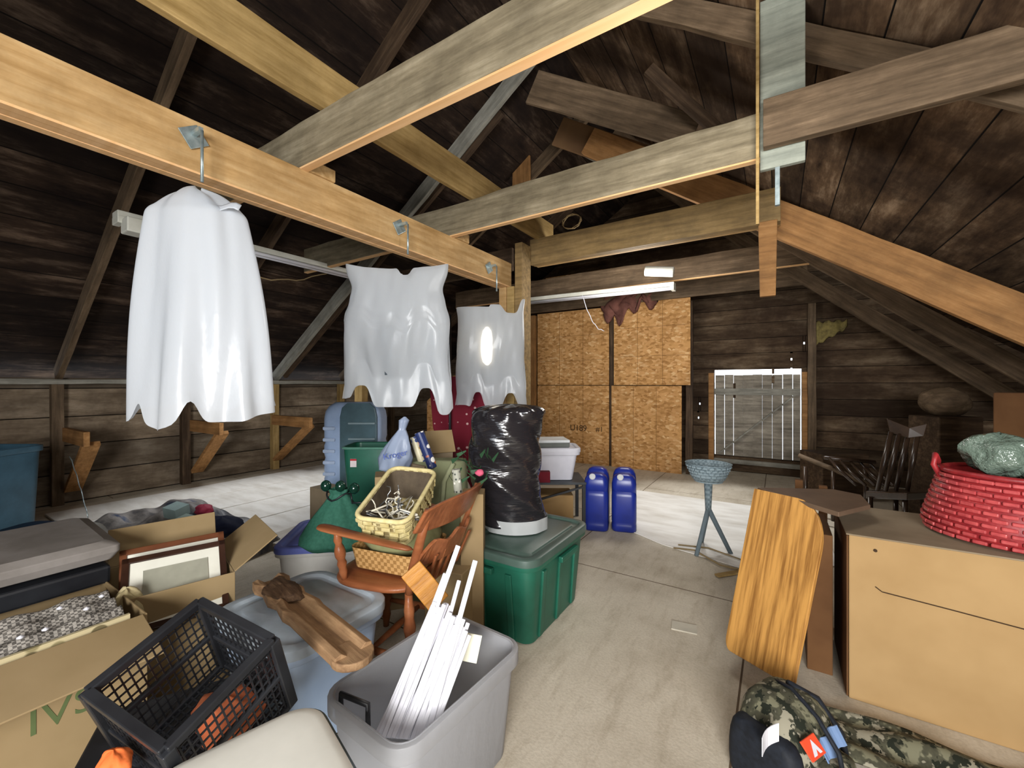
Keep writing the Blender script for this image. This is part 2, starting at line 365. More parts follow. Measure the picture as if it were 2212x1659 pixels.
# blocks on the carrying beam
for (Y, L_, lab) in ((1.40, .19, 'pale block nailed beside the nearest joist on the yellow beam'), (2.66, .17, 'short pale block beside the second joist on the yellow beam')):
    b = B(); b.box((0, 0, 0), (.06, L_, .07)); tag(ob('wood_block', b, m_yel, bev=.005, loc=(-2.2, Y, 2.457)), lab, 'wood block')
b = B(); b.box((0, 0, 0), (.10, .045, .55), taper=1.2)
tag(ob('hanging_stub', b, m_brn, bev=.004, loc=(-.06, 3.60, 2.17)), 'short brown stub hanging below the header near the right rafter', 'wood block')
t = thing('hanging_board', 'tall grey-green board hanging from the right roof slope by the joist ends', 'board', (.02, 2.49, 2.35))
b = B(); b.box((0, 0, .42), (.19, .03, .86)); ob('board_plank', b, m_board, t, bev=.003)
b = B(); b.box((-.105, -.03, .28), (.014, .03, 1.14)); ob('edge_strip', b, m_yel2, t)
b = B(); b.box((-.02, -.0, -.10), (.020, .022, .20)); ob('end_strip', b, m_metal, t)
# rafters: left slope
Ys = (1.11, 2.2, 3.32, 4.43, 5.55)
labs = ('blurry grey rafter at far left behind the largest white bag', 'dark left rafter behind the second joist', 'pale grey rafter crossing the middle with saw-toothed shadow edge', 'brown left rafter just beyond the pale one', 'farthest left rafter beside the particle board')
for Y, lab, mt in zip(Ys, labs, (m_raft, m_dark, m_pale, m_raft, m_dark)):
    beam('roof_rafter', lab, 'rafter', (-6.28, Y, zl(-6.28)-.10), (XR-.02, Y, zl(XR)-.10), .05, .15, mt)
# dark ledger under the pale rafter
beam('roof_rafter', 'dark sister rafter lapped along the pale grey rafter', 'rafter', (-6.15, 3.38, zl(-6.15)-.12), (-2.3, 3.38, zl(-2.3)-.12), .05, .17, m_dark)
for Y, lab in ((2.62, 'right rafter above the grey-green board'),):
    beam('roof_rafter', lab, 'rafter', (XR+.05, Y, zr(XR+.05)-.10), (2.9, Y, zr(2.9)-.10), .05, .14, m_raft)
beam('roof_rafter', 'broad orange-brown rafter sloping down to the right edge', 'rafter', (-1.55, 3.83, 2.53+.7*1.55), (2.6, 3.83, 2.53-.7*2.6+.0), .06, .25, m_brn)
for Y, lab, mt in ((4.99, 'grey-brown rafter sloping right just beyond the broad brown one', m_raft), (6.05, 'last rafter sloping down right along the gable wall', m_raft)):
    beam('roof_rafter', lab, 'rafter', (-1.7, Y, zr(-1.7)-.10), (.02, Y, 2.70), .05, .15, mt)
    beam('roof_rafter', lab.replace('rafter', 'lower rafter piece', 1), 'rafter', (-.02, Y, 2.76), (2.3, Y, 2.76-.85*2.32), .05, .15, mt)
b = B(); b.box((0, 0, 0), (.16, 9.3, .05)); 
# knee wall top plate, studs
beam('wall_plate', 'long dusty top plate along the left knee wall', 'wall plate', (-6.22, -2.4, 1.275), (-6.22, 6.7, 1.275), .12, .05, m_pale)
SY = (-.1, 1.1, 2.2, 3.3, 4.4, 5.5)
slab_l = ('blurred upright stud at far left below the grey rafter', 'second upright stud on the left knee wall', 'dark stud behind the largest bag hem', 'pale pine stud on the left knee wall right of the bag', 'stud behind the big blue tub', 'stud near the red cloth')
for Y, lab, mt in zip(SY, slab_l, (m_raft, m_raft, m_dark, m_yel2, m_yel2, m_raft)):
    beam('wall_stud', lab, 'stud', (-6.25, Y, 0), (-6.25, Y, 1.25), .09, .09, mt)
# shelf brackets
def bracket(px, py, Y, lab, arm=.62):
    t = thing('shelf_bracket', lab, 'bracket', (-6.2, Y, py))
    b = B(); b.box((arm/2, 0, 0), (arm, .045, .14)); ob('bracket_arm', b, m_brn, t, bev=.004)
    b = B(); b.bar((.02, .05, -.58), (arm*.88, .05, -.05), .045, .13, up=(0, 1, 0)); ob('bracket_brace', b, m_brn, t, bev=.004)
bracket(0, .73, 1.15, 'blurry leftmost timber shelf bracket on the knee wall', .75)
bracket(0, .73, 2.25, 'timber shelf bracket below the largest white bag', .8)
bracket(0, .73, 3.25, 'timber bracket with diagonal brace left of the big blue tub', .95)
bracket(0, .73, 4.5, 'timber bracket with pale end right of the big blue tub', .9)
# plywood gusset + posts mid-left
beam('pine_upright', 'pine upright below the middle white bag', 'post', PX(800, 790, -4.4)*Vector((1, 1, 0)).length*0+Vector((-4.35, 3.35, 0)), (-4.35, 3.35, 2.4), .09, .14, m_yel2)
b = B(); b.poly([(0, 0, 0), (.75, 0, 0), (.75, 0, 1.65), (.0, 0, 1.0)], .018, (0, 1, 0))
tag(ob('plywood_panel', b, m_osb, loc=(-4.35, 4.5, 0), rot=(0, 0, math.radians(14))), 'slant-topped plywood panel behind the red dotted cloth', 'panel')

# ------------------------------------------------------------------ particle board closet
def panel(lab, x0, x1, z0, z1, Y=6.14, marks=None):
    t = thing('particle_board_sheet', lab, 'panel', ((x0+x1)/2, Y, z0)); w, h = x1-x0, z1-z0
    b = B(); b.box((0, 0, h/2), (w, .014, h)); ob('board', b, m_osb, t)
    b = B(); rnd = random.Random(3)
    for fx in (.33, .66): b.box((-w/2+w*fx, -.0075, h/2), (.004, .002, h*.98))
    if z0 > 1:
        for fz in (.33, .66): b.box((0, -.0075, h*fz), (w*.98, .002, .004))
    ob('grid_line', b, M('stamped_line', '#6b4a25', bump=0), t)
    return t
panel('upper left particle board sheet with printed grid lines', -3.40, -2.16, 1.235, 2.42)
p3 = panel('lower left particle board sheet with black stamp', -3.40, -2.16, .0, 1.225)
panel('upper right particle board sheet, lapping past the lower one', -2.07, -1.0, 1.235, 2.5, Y=6.10)
panel('lower right particle board sheet standing on the floor', -2.12, -1.12, .0, 1.225)
def text(s, size, mat, parent, loc, rot, name='lettering'):
    c = bpy.data.curves.new(name, 'FONT'); c.body = s; c.size = size; c.extrude = .0008; c.align_x = 'CENTER'; c.align_y = 'CENTER'
    tmp = bpy.data.objects.new(name, c); SC.collection.objects.link(tmp)
    dg = bpy.context.evaluated_depsgraph_get(); me = bpy.data.meshes.new_from_object(tmp.evaluated_get(dg)); bpy.data.objects.remove(tmp)
    o = bpy.data.objects.new(name, me); me.materials.clear(); me.materials.append(mat); SC.collection.objects.link(o)
    o.parent = parent; o.location = loc; o.rotation_euler = rot; return o
m_ink = M('dark_ink', '#3c2a18', bump=0)
text('U189', .13, m_ink, p3, (.12, -.009, .55), (PI/2, 0, 0)); text('#1', .11, m_ink, p3, (.47, -.009, .55), (PI/2, 0, 0))
beam('closet_stud', 'dark stud between the particle board sheets', 'stud', (-2.12, 6.2, 0), (-2.12, 6.2, 2.6), .06, .09, m_dark)
beam('closet_stud', 'grey stud at the right edge of the particle board closet', 'stud', (-1.03, 6.2, 0), (-1.03, 6.2, 2.4), .06, .09, m_dark)
beam('closet_stud', 'brown stud at the left edge of the particle board closet', 'stud', (-3.47, 6.12, 0), (-3.47, 6.12, 2.4), .07, .09, m_brn)
beam('gable_stud', 'grey upright stud right of the hatch door', 'stud', (.38, 6.70, 0), (.38, 6.70, 2.3), .09, .09, m_raft)
b = B(); b.box((0, 0, 0), (1.15, .02, .5)); tag(ob('particle_board_offcut', b, m_osb, loc=(-2.75, 6.3, 2.80)), 'shaded particle board strip above the farthest joist', 'panel')
m_pink = M('dirty_pink_insulation', '#7d5348', '#5c3a33', sc=9, rough=.95, bump=.6)
b = B(); b.grid(lambda u, v: Vector((-.38+.76*u+.05*math.sin(v*9), -.05*math.sin(PI*u)-.03*math.sin(u*17+v*8), -v*(.32+.12*math.sin(u*6)+.09*math.sin(u*23)))), 24, 12)
tag(ob('insulation_scrap', b, m_pink, smooth=True, solid=.03, loc=(-1.85, 6.06, 2.62)), 'ragged pinkish insulation hanging over the particle board', 'insulation')
# cartons and frame up in the collar ties
beam('brown_board', 'brown upright board up among the rafters beyond the second joist', 'board', PD(1126, 410, 5.0), PD(1126, 296, 5.0), .03, .24, m_brn)
t = thing('attic_frame', 'pale-edged trapezoid timber frame under the ridge', 'frame', PD(1120, 320, 5.1)); og = t.location.copy()
b = B(); b.bar(PD(1040, 345, 5.1)-og, PD(1205, 305, 5.1)-og, .05, .06); ob('cross_rail', b, m_edge, t)
b = B(); b.bar(PD(1040, 328, 5.15)-og, PD(1200, 288, 5.15)-og, .05, .06); ob('cross_rail', b, m_raft, t)
b = B(); b.bar(PD(1042, 330, 5.1)-og, PD(960, 440, 5.1)-og, .05); ob('sloping_rail', b, m_raft, t)
b = B(); b.bar(PD(1200, 300, 5.1)-og, PD(1390, 400, 5.1)-og, .05); ob('sloping_rail', b, m_pale, t)
beam('hardboard_sheet', 'flat brown hardboard sheet tucked under the right roof slope', 'panel', PD(1205, 285, 4.4), PD(1400, 352, 4.2), .03, .30, M('hardboard', '#7d5f40', '#6b5036', sc=2))
beam('loose_board', 'broad splintered grey board lying above the brown hardboard sheet', 'board', PD(1150, 190, 3.6), PD(1500, 290, 3.3), .03, .28, m_raft)
beam('loose_board', 'narrow dusty board high under the right slope, left of the grey-green board', 'board', PD(1400, 150, 3.1), PD(1600, 330, 3.1), .03, .10, m_dark)

# wire coil
def coil(lab, c, r, mat, th=.004):
    b = B(); b.tube([Vector((math.cos(a*.5)*r*(1+.05*math.sin(a)), .02*math.sin(a*1.3), math.sin(a*.5)*r*.7)) for a in range(0, 40)], th, 5)
    tag(ob('wire_coil', b, mat, smooth=True, loc=c), lab, 'wire')
m_wire = M('tan_wire', '#94805c', bump=0)
coil('loop of tan wire hanging beyond the second joist', PD(1235, 480, 4.2), .10, m_wire)
def sag(p0, p1, dz, n=14): 
    p0, p1 = Vector(p0), Vector(p1); return [p0.lerp(p1, i/n)+Vector((0, 0, -dz*4*(i/n)*(1-i/n)+.01*math.sin(i*1.7))) for i in range(n+1)]
b = B(); b.tube(sag(PD(525, 590, 3.6), PD(760, 560, 4.6), .14), .006, 6); tag(ob('electric_cable', b, m_wire, smooth=True), 'tan cable drooping behind the bags below the left strip light', 'cable')
b = B(); b.tube(sag(PD(1258, 640, 5.2), PD(1305, 715, 5.4), .12), .005, 6); tag(ob('electric_cable', b, m_slat, smooth=True), 'thin white cord dangling from the far strip light', 'cable')
b = B(); b.tube(sag(PD(190, 1120, 2.9), PD(150, 985, 3.2), -.03), .003, 5); tag(ob('thin_wire', b, m_metal, smooth=True), 'thin stiff wire rising from the plastic bag at far left', 'wire')

# strip lights
def strip(lab, p0, p1, ends=False, can=None):
    Mx, L = fr(p0, p1); t = thing('strip_light', lab, 'light fixture', Mx.translation, rot=Mx.to_euler())
    b = B(); b.box((0, 0, 0), (L, .11, .045)); ob('housing', b, m_white, t, bev=.006)
    b = B(); b.tube([(-L/2+.04, -.035, -.04), (L/2-.04, -.035, -.04)], .013, 10); ob('tube', b, m_slat, t, smooth=True)
    b = B(); b.tube([(-L/2+.04, .035, -.04), (L/2-.04, .035, -.04)], .013, 10); ob('tube', b, m_slat, t, smooth=True)
    for s in (-1, 1): b = B(); b.box((s*(L/2-.02), 0, -.04), (.04, .12, .05)); ob('end_cap', b, m_white, t, bev=.004)
strip('white fluorescent strip light hanging at left behind the largest bag', (-3.85, .95, 2.42), (-3.85, 3.35, 2.44))
strip('white fluorescent strip light above the particle board panels', PY(1120, 652, 4.9), PY(1458, 616, 4.9))
b = B(); b.tube([(-.15, 0, 0), (.15, 0, 0)], .055, 16); tag(ob('white_canister', b, m_white, smooth=False, bev=.01, loc=PD(1424, 588, 4.5), rot=(0, .15, .1)), 'white plastic cylinder stuck up beside the far strip light', 'canister')
b = B(); b.box((0, 0, 0), (.13, .10, .10)); tag(ob('junction_box', b, m_white, bev=.008, loc=PX(288, 492, -3.75)), 'white block on the end of the left strip light', 'electrical box')

# ------------------------------------------------------------------ hook plates and hanging bags
def hook(lab, px, py, drop, X=-2.18):
    p = PX(px, py, X); t = thing('hook_plate', lab, 'hook', p)
    b = B(); b.box((.003, 0, 0), (.005, .085, .085), Matrix.Rotation(.6, 3, 'X')); ob('plate', b, m_metal, t, bev=.002)
    b = B(); b.tube([(.0, 0, .01), (.05, 0, .015), (.085, .0, .0), (.085, 0, -drop*.5), (.085, 0, -drop)], .0065, 8); ob('rod', b, m_metal, t, smooth=True)
    b = B(); b.box((.04, 0, .012), (.07, .018, .018)); ob('arm', b, m_metal, t)
    return p
h1 = hook('metal hook plate above the largest white bag', 418, 298, .22)
h2 = hook('metal hook plate above the middle white bag', 862, 492, .20)
h3 = hook('metal hook plate above the smallest white bag by the post', 1056, 580, .22)
def flatbag(lab, px, ytop, ybot, X, w, top, bot, prof, bulge, yaw=0, creases=()):
    p = PX(px, ytop, X); d = (p-Vector((0, 0, p.z))).dot(Fv); hgt = (ybot-ytop)/FPX*d
    t = thing('plastic_bag', lab, 'bag', (p.x, p.y, p.z), YAW+yaw)
    def f(sgn):
        def g(u, v):
            s = 2*u-1; ww = w*.5*prof(v); z0 = top(s)*hgt; z1 = -bot(s)*hgt; z = z0+(z1-z0)*v
            edge = math.sqrt(max(0, 1-abs(s)**2.6))
            bl = bulge*edge*(.35+.65*math.sin(PI*min(1, v*1.15+.1)))+.004
            wr = .008*edge*math.sin(s*5+v*4+sgn)+.0035*edge*math.sin(s*13-v*7)+.0015*edge*math.sin(s*25+v*14)
            for c0 in creases: wr -= .006*math.exp(-((v-c0)/.012)**2)
            return Vector((ww*s+.012*math.sin(v*9+sgn)*v, sgn*(bl+wr), z))
        return g
    b = B(); b.grid(f(-1), 56, 60); b.grid(f(1), 56, 60); bmesh.ops.remove_doubles(b.bm, verts=b.bm.verts[:], dist=.002)
    ob('bag_film', b, m_bag2, t, smooth=True)
    return t, d, hgt
def bump1(s, c, w): return math.exp(-((s-c)/w)**4)
# middle bag
t2, d2, hh2 = flatbag('middle white plastic bag hung upside down, square with folded ears', 858, 592, 880, -2.08, .64,
    lambda s: .02+.05*abs(s)**3-.05*bump1(s, .2, .12), lambda s: .99-.16*bump1(s, -.67, .20)-.14*bump1(s, .52, .18)-.06*bump1(s, -.98, .1)+.06*bump1(s, .85, .13)+.01,
    lambda v: 1.04-.13*math.exp(-((v-.18)/.09)**2)-.05*math.exp(-((v-.30)/.06)**2)+.06*v-.03*math.exp(-((v-.7)/.15)**2), .10, creases=(.36, .39, .42))
t3, d3, hh3 = flatbag('smallest white plastic bag with a cream oval showing through, beside the post', 1060, 655, 885, -2.08, .62,
    lambda s: -.03+.06*bump1(s, .98, .16)-.08*bump1(s, .6, .25)-.02*(s < 0), lambda s: .98-.14*bump1(s, -.38, .18)-.13*bump1(s, .55, .22)-.02*bump1(s, -.85, .2)+.03*bump1(s, .95, .1),
    lambda v: .90+.07*v+.05*math.exp(-(v/.07)**2), .11)
m_shade = M('grey_insert_metal', '#505a62', '#434c54', rough=.5, bump=0)
m_cream = M('cream_oval', '#fff0d8', '#ffeccd', rough=.4, bump=0)
_b = m_cream.node_tree.nodes['Principled BSDF']; _b.inputs['Emission Color'].default_value = (1, .86, .66, 1); _b.inputs['Emission Strength'].default_value = 2.2  # cream oval given its own emission
def insert(lab, tb, dz, r, globe):
    pr = tb.location+Vector((0, 0, dz))+(Rv*-.05 if not globe else Vector((0, 0, 0))); t = thing('bag_insert', lab, 'insert', pr)
    b = B(); b.lathe([(.02, .18), (r*.6, .15), (r, .02), (r, -.06), (r*.7, -.16), (.02, -.19)], n=24); ob('insert_body', b, m_shade, t, smooth=True)
    if globe:
        q = (Vector((0, 0, 1.3))-pr).normalized(); q = Vector((q.x, q.y, 0)).normalized()*.062
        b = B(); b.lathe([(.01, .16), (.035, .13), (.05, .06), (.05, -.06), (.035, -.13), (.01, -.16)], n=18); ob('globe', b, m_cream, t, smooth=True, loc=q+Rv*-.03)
insert('dark shape seen through the middle white bag', t2, -.50, .07, False)
insert('glowing cream oval lantern seen through the smallest white bag', t3, -.38, .085, True)
# largest bag: a closed drape round something tall
p = PX(425, 412, -2.05); hgt = .96
t = thing('plastic_bag', 'largest white plastic bag, long rounded drape with scalloped hem at far left', 'bag', p, YAW)
def big(u, v):
    a = 2*PI*u; w0 = (.02+.165*min(1, (v/.12))**.55) if v < .12 else .185+.10*(v-.12)
    sx = w0*(1.0+.07*math.sin(v*4)); sy = w0*.62
    fold = (.15+.85*v)*(.022*math.sin(5*a+1.3+v*1.5)+.014*math.sin(8*a+2-v)+.008*math.sin(13*a+v*3))
    z = -v*hgt*(1-.0)
    if v > .75:
        k = (v-.75)/.25; s_ = math.cos(a); z += k*k*(.085*math.exp(-((s_+.62)/.08)**2)+.10*math.exp(-((s_-.22)/.09)**2)-.03*math.exp(-((s_+.2)/.28)**2)+(.05 if math.sin(a) > 0 else 0)+.03*max(0, s_-.8)*5)
    x = math.cos(a)*(sx+fold); y = math.sin(a)*(sy+fold)
    x += .03*v+(.02 if x > 0 else -.01)*v
    return Vector((x, y, z+.012*math.sin(a*3)*(v < .1)))
b = B(); b.grid(big, 96, 60, wrap=True); ob('bag_film', b, m_bag, t, smooth=True, sub=1)
b = B(); b.grid(lambda u, v: Vector((.02+.20*u+.0*v, -.05-.02*v, -.06-.03*u-.03*v+.012*math.sin(u*9))), 10, 4); ob('folded_corner', b, m_bag, t, smooth=True, solid=.003)

# ------------------------------------------------------------------ totes and bins
def shell(b, w, d, h, r, tp, th=.006, ribs=0, n=6):
    """open thin walled tub, tapering to the base"""
    def rg(k, z, ins=0):
        return rr(w*k-2*ins, d*k-2*ins, max(.01, r*k-ins), z, n)
    L = [(tp, 0), (tp+(1-tp)*.5, h*.5), (1, h)]
    b.loft([rg(tp*.96, .0)]+[rg(k, z+.004) for k, z in L]+[rg(1, h, th)]+[rg(k, max(z, th*2), th) for k, z in reversed(L)])
def tote(name, lab, cat, loc, rz, w, d, h, mat, lid=None, r=.05, tp=.86, ribs=(2, 3), rim=.018, lidlab=None):
    t = thing(name, lab, cat, loc, rz)
    b = B(); shell(b, w, d, h, r, tp); ob('tub', b, mat, t, smooth=True, bev=.002)
    b = B()
    for s in (-1, 1):
        for i in range(ribs[0]):
            x = (i-(ribs[0]-1)/2)*w*.42
            b.bar((x*tp, s*(d*tp/2+.002), .02), (x, s*(d/2+.004), h*.86), .05, .012, up=(0, 1, 0)) if False else b.box((x*.95, s*(d*(tp+1)/4+.001), h*.42), (.035, .014, h*.78), Matrix.Rotation(-s*math.atan((1-tp)*d/2/h)*1.0, 3, 'X'))
        for i in range(ribs[1]):
            y = (i-(ribs[1]-1)/2)*d*.3
            b.box((s*(w*(tp+1)/4+.001), y*.95, h*.42), (.014, .035, h*.78), Matrix.Rotation(s*math.atan((1-tp)*w/2/h), 3, 'Y'))
    if ribs[0]+ribs[1]: ob('rib', b, mat, t, bev=.004)
    b = B(); b.loft([rr(w+.0, d+.0, r, h-.05), rr(w+rim*2, d+rim*2, r+rim, h-.045), rr(w+rim*2, d+rim*2, r+rim, h), rr(w-.01, d-.01, r, h)], False, False)
    ob('rim', b, mat, t, smooth=True, bev=.002)
    if lid:
        e = rim+.006; b = B()
        b.loft([rr(w+2*e, d+2*e, r+e, h-.022), rr(w+2*e, d+2*e, r+e, h+.010), rr(w+2*e-.012, d+2*e-.012, r+e, h+.014), rr(w-.02, d-.02, r, h+.014), rr(w-.035, d-.035, r, h+.003), rr(w-.08, d-.08, r*.8, h+.003), rr(w-.095, d-.095, r*.8, h+.010)], False, True)
        ob('lid', b, lid, t, smooth=True, bev=.0015)
    return t
# big green tote under the black roll
t = tote('storage_tote', 'large green lidded tote carrying the black-wrapped roll', 'storage tote', (-1.17, 1.99, 0), 0, .42, .65, .42, m_gtote, m_gtote2, r=.06, tp=.86)
b = B(); b.box((-.07, -.345, .345), (.16, .025, .03)); ob('handle', b, m_gtote, t, bev=.005)
b = B(); b.box((.23, .05, .345), (.025, .2, .03)); ob('handle', b, m_gtote, t, bev=.005)
# light blue tote
BT = Vector((-1.52, .91, 0))
t = tote('storage_tote', 'light blue lidded tote with a rough wooden gutter lying on it', 'storage tote', BT, math.radians(0), .46, .40, .40, m_btote, m_btlid, r=.07, tp=.84, ribs=(0, 0))
# cloudy clear tote
CT = Vector((-.93, .98, 0))
t = tote('storage_tote', 'open cloudy clear tote in front holding white blind slats', 'storage tote', CT, math.radians(-3), .34, .52, .35, m_clear, None, r=.06, tp=.86, ribs=(0, 0), rim=.014)
t = thing('tote_latch', 'dark brown folding handle at the near end of the clear tote', 'handle', PZ(765, 1512, .36), YAW+math.radians(-24))
b = B(); b.tube([(-.05, 0, -.05), (-.05, 0, 0), (.05, 0, 0), (.05, 0, -.07)], .008, 8); ob('latch_bar', b, m_black, t, smooth=True)
# blind slats
rnd = random.Random(5)
for i in range(36):
    u = i/35; bot = CT+Vector((.02+rnd.uniform(-.02, .02), -.14+.0*u, .045))+Vector((-.02+.10*u, -.07+.06*u, 0))
    px = 930+60*u; top = PD(938+72*u+rnd.uniform(-5, 5), 1300+rnd.uniform(-12, 30)+45*u, 1.30-.02*u+rnd.uniform(-.02, .03))
    bot = PD(812+118*u, 1592+10*u, 1.17+rnd.uniform(-.015, .015))
    if i == 9: top = PD(990, 1180, 1.36)
    if i == 32: top = PD(1027, 1212, 1.34)
    if i == 26: top = PD(992, 1255, 1.33)
    if i == 5: top = PD(962, 1240, 1.33)
    dv = (bot-top).normalized(); ext = (bot.z-.03)/-dv.z if dv.z else 0
    b = B(); b.bar((0, 0, 0), (bot-top), .007, .013 if i not in (9, 32) else .016, up=tuple(Rv))
    o = ob('blind_slat', b, m_slat, loc=top, bev=.002)
    labs_ = {9: 'white blind slat standing tallest of the bundle in the clear tote', 32: 'white thick slat leaning furthest right toward the green tote', 26: 'white slat rising beside the thick right-hand one', 5: 'white slat just under the tallest on the left'}
    tag(o, labs_.get(i, 'white vinyl blind slat in the bundle in the clear tote'), 'blind slat', 'white blind slats in the clear tote')
b = B(); b.box((0, 0, 0), (.07, .002, .09), Matrix.Rotation(.2, 3, 'Y')); tag(ob('paper_tag', b, M('cream_paper', '#f2f0d8', bump=0), loc=PD(1012, 1400, 1.33), rot=(0, 0, YAW)), 'small cream card beside the blind slats', 'card')
# white seat of folding stool in front
SP = PZ(545, 1715, .45)
t = thing('folding_stool', 'cream padded stool seat with dark teal rim at the bottom edge', 'stool', (SP.x, SP.y, 0), YAW+math.radians(42))
b = B(); b.loft([rr(.31, .31, .06, .435, 8), rr(.335, .335, .07, .445, 8), rr(.335, .335, .07, .458, 8), rr(.31, .31, .065, .466, 8), rr(.16, .16, .04, .468, 8)]); ob('seat_pad', b, M('cream_vinyl', '#e6e4da', '#dcdad0', rough=.5, bump=.03), t, smooth=True, sub=1)
b = B(); b.loft([rr(.34, .34, .07, .430, 8), rr(.345, .345, .072, .440, 8), rr(.345, .345, .072, .450, 8), rr(.32, .32, .065, .452, 8)]); ob('seat_rim', b, M('dark_teal_steel', '#1f3f44', rough=.35, bump=0), t, smooth=True)
for sx in (-1, 1):
    for sy in (-1, 1): b = B(); b.tube([(sx*.11, sy*.11, .44), (sx*.14, sy*.14, 0)], .01, 8); ob('leg', b, M('stool_leg', '#1f3f44', rough=.35, bump=0), t, smooth=True)
# white bin with blue lid and the green ornament bag
t = tote('storage_bin', 'low white bin with a violet-blue lid under the green bag', 'storage bin', (-2.40, 1.70, 0), math.radians(41), .62, .50, .28, M('cream_white_plastic', '#cfcdc8', '#c4c2bc', rough=.45, bump=.02), M('violet_blue_lid', '#6d78bd', '#5f69ad', rough=.4, bump=.02), r=.05, tp=.92, ribs=(0, 0))
def blob(b, c, rad, seed=0, amp=.12, nu=28, nv=18, fl=1.0, top=1.0):
    rnd = random.Random(seed); ph = [rnd.uniform(0, 6) for _ in range(8)]; c = Vector(c)
    def f(u, v):
        a = 2*PI*u; t = PI*(v*.998+.001); k = 1+amp*(math.sin(3*a+ph[0]+2*t)+.6*math.sin(5*a+ph[1]-3*t)+.5*math.sin(9*a+4*t+ph[2])+.4*math.sin(7*t+ph[3]+2*a))*.5
        z = math.cos(t)*rad[2]; z = z*top if z > 0 else z*fl
        return c+Vector((math.cos(a)*math.sin(t)*rad[0]*k, math.sin(a)*math.sin(t)*rad[1]*k, z*(1+.3*(k-1))))
    return b.grid(f, nu, nv, wrap=True)
def gbag(u, v):
    a = 2*PI*u; prof = [(.0, 0), (.20, 0), (.235, .03), (.225, .07), (.16, .16), (.085, .25), (.05, .30), (.06, .33)]
    q = v*(len(prof)-1); i = min(int(q), len(prof)-2); k = q-i; r = prof[i][0]*(1-k)+prof[i+1][0]*k; z = prof[i][1]*(1-k)+prof[i+1][1]*k
    r *= 1+.06*math.sin(5*a+z*9)+.04*math.sin(9*a)+.03*math.sin(3*a+2)
    return Vector((math.cos(a)*r*.95, math.sin(a)*r*.72, z))
g_loc = PZ(712, 1190, .31)+Fv*.13
t = thing('gift_bag', 'deep green drawstring bag slumped on the violet-blue lid', 'bag', (g_loc.x, g_loc.y, .297), YAW)
b = B(); b.grid(gbag, 40, 28, wrap=True); ob('bag_body', b, M('bottle_green_felt', '#2c5f4e', '#376b59', sc=60, rough=.8, bump=.1), t, smooth=True)
b = B(); b.tube([(.07*math.cos(a*.4), .06*math.sin(a*.4), .29+.02*math.sin(a)) for a in range(17)]+[(.09, -.03, .25), (.14, -.05, .26), (.18, -.02, .24)], .005, 6); ob('cord', b, m_black, t, smooth=True)
for i, (dx, dy, dz, lab) in enumerate(((-.07, -.02, .35, 'dark green glass ball atop the bag, left'), (.02, -.03, .35, 'dark green glass ball at the bag mouth, centre'), (.09, .0, .33, 'small dark green glass ball at the bag mouth, right'))):
    b = B(); b.lathe([(.001, -.035), (.025, -.026), (.035, 0), (.025, .026), (.001, .035)], n=14); tag(ob('glass_ornament', b, M('green_glass', '#12382c', rough=.12, spec=.8, bump=0), smooth=True, loc=Vector((g_loc.x, g_loc.y, .297))+Rv*dx+Fv*dy+Vector((0, 0, dz)), sub=1), lab, 'ornament', 'green glass ornaments on the bag')
b = B(); b.box((0, 0, 0), (.10, .08, .07), Euler((.3, .3, .4)).to_matrix()); tag(ob('striped_box', b, M('red_white_print', '#d9cfc8', '#8e2f38', sc=14, lo=.48, hi=.52, bump=0), loc=PD(703, 1078, 3.3), bev=.004), 'small red and white printed pouch behind the green bag', 'box')
b = B(); b.box((0, 0, .22), (.16, .16, .44)); tag(ob('carton', b, m_card3, loc=Vector((PD(703, 1110, 3.3).x, PD(703, 1110, 3.3).y, 0))), 'dusty carton standing under the red and white pouch', 'box')
# large translucent blue tub on end
def ridged(u, v):
    return None
TB = Vector((-3.58, 2.70, 0))
t = thing('blue_tub', 'big pale blue ribbed tub standing on end behind the green bin', 'tub', TB, YAW)
b = B(); rings = []
wz = [(.0, .96), (.05, 1), (.16, 1), (.20, .965), (.24, 1), (.33, 1), (.37, .965), (.41, 1), (.50, 1), (.54, .965), (.58, 1), (.66, 1), (.70, .965), (.74, 1), (.93, 1), (1.0, .96), (1.05, .86), (1.09, .66)]
for z, k in wz: rings.append(rr(.56*k, .34*k, .09*k, z*.98, 6))
b.loft(rings); ob('tub_body', b, M('pale_blue_polythene', '#a6bbdb', '#95abcc', rough=.35, bump=.02), t, smooth=True, bev=.0)
b = B(); b.loft([rr(.36, .02, .0099, 0, 3), rr(.36, .02, .0099, .9, 3), rr(.32, .02, .0099, .99, 3), rr(.22, .02, .0099, 1.035, 3)]); ob('tub_lid_panel', b, M('slate_green_panel', '#4c6670', '#42585f', rough=.4, bump=.03), t, smooth=False, loc=(.085, -.172, .03))
for i in range(4): b = B(); b.box((.12, -.19, .42+.15*i), (.26, .02, .018)); ob('lid_ridge', b, M('lid_ridge_grey', '#8fa3aa', rough=.35, bump=0), t, bev=.006)
for i in range(7): b = B(); b.box((-.20, -.172, .16+.11*i), (.12, .03, .035)); ob('side_rib', b, M('pale_blue_rib', '#b4c6e2', rough=.35, bump=0), t, bev=.012)
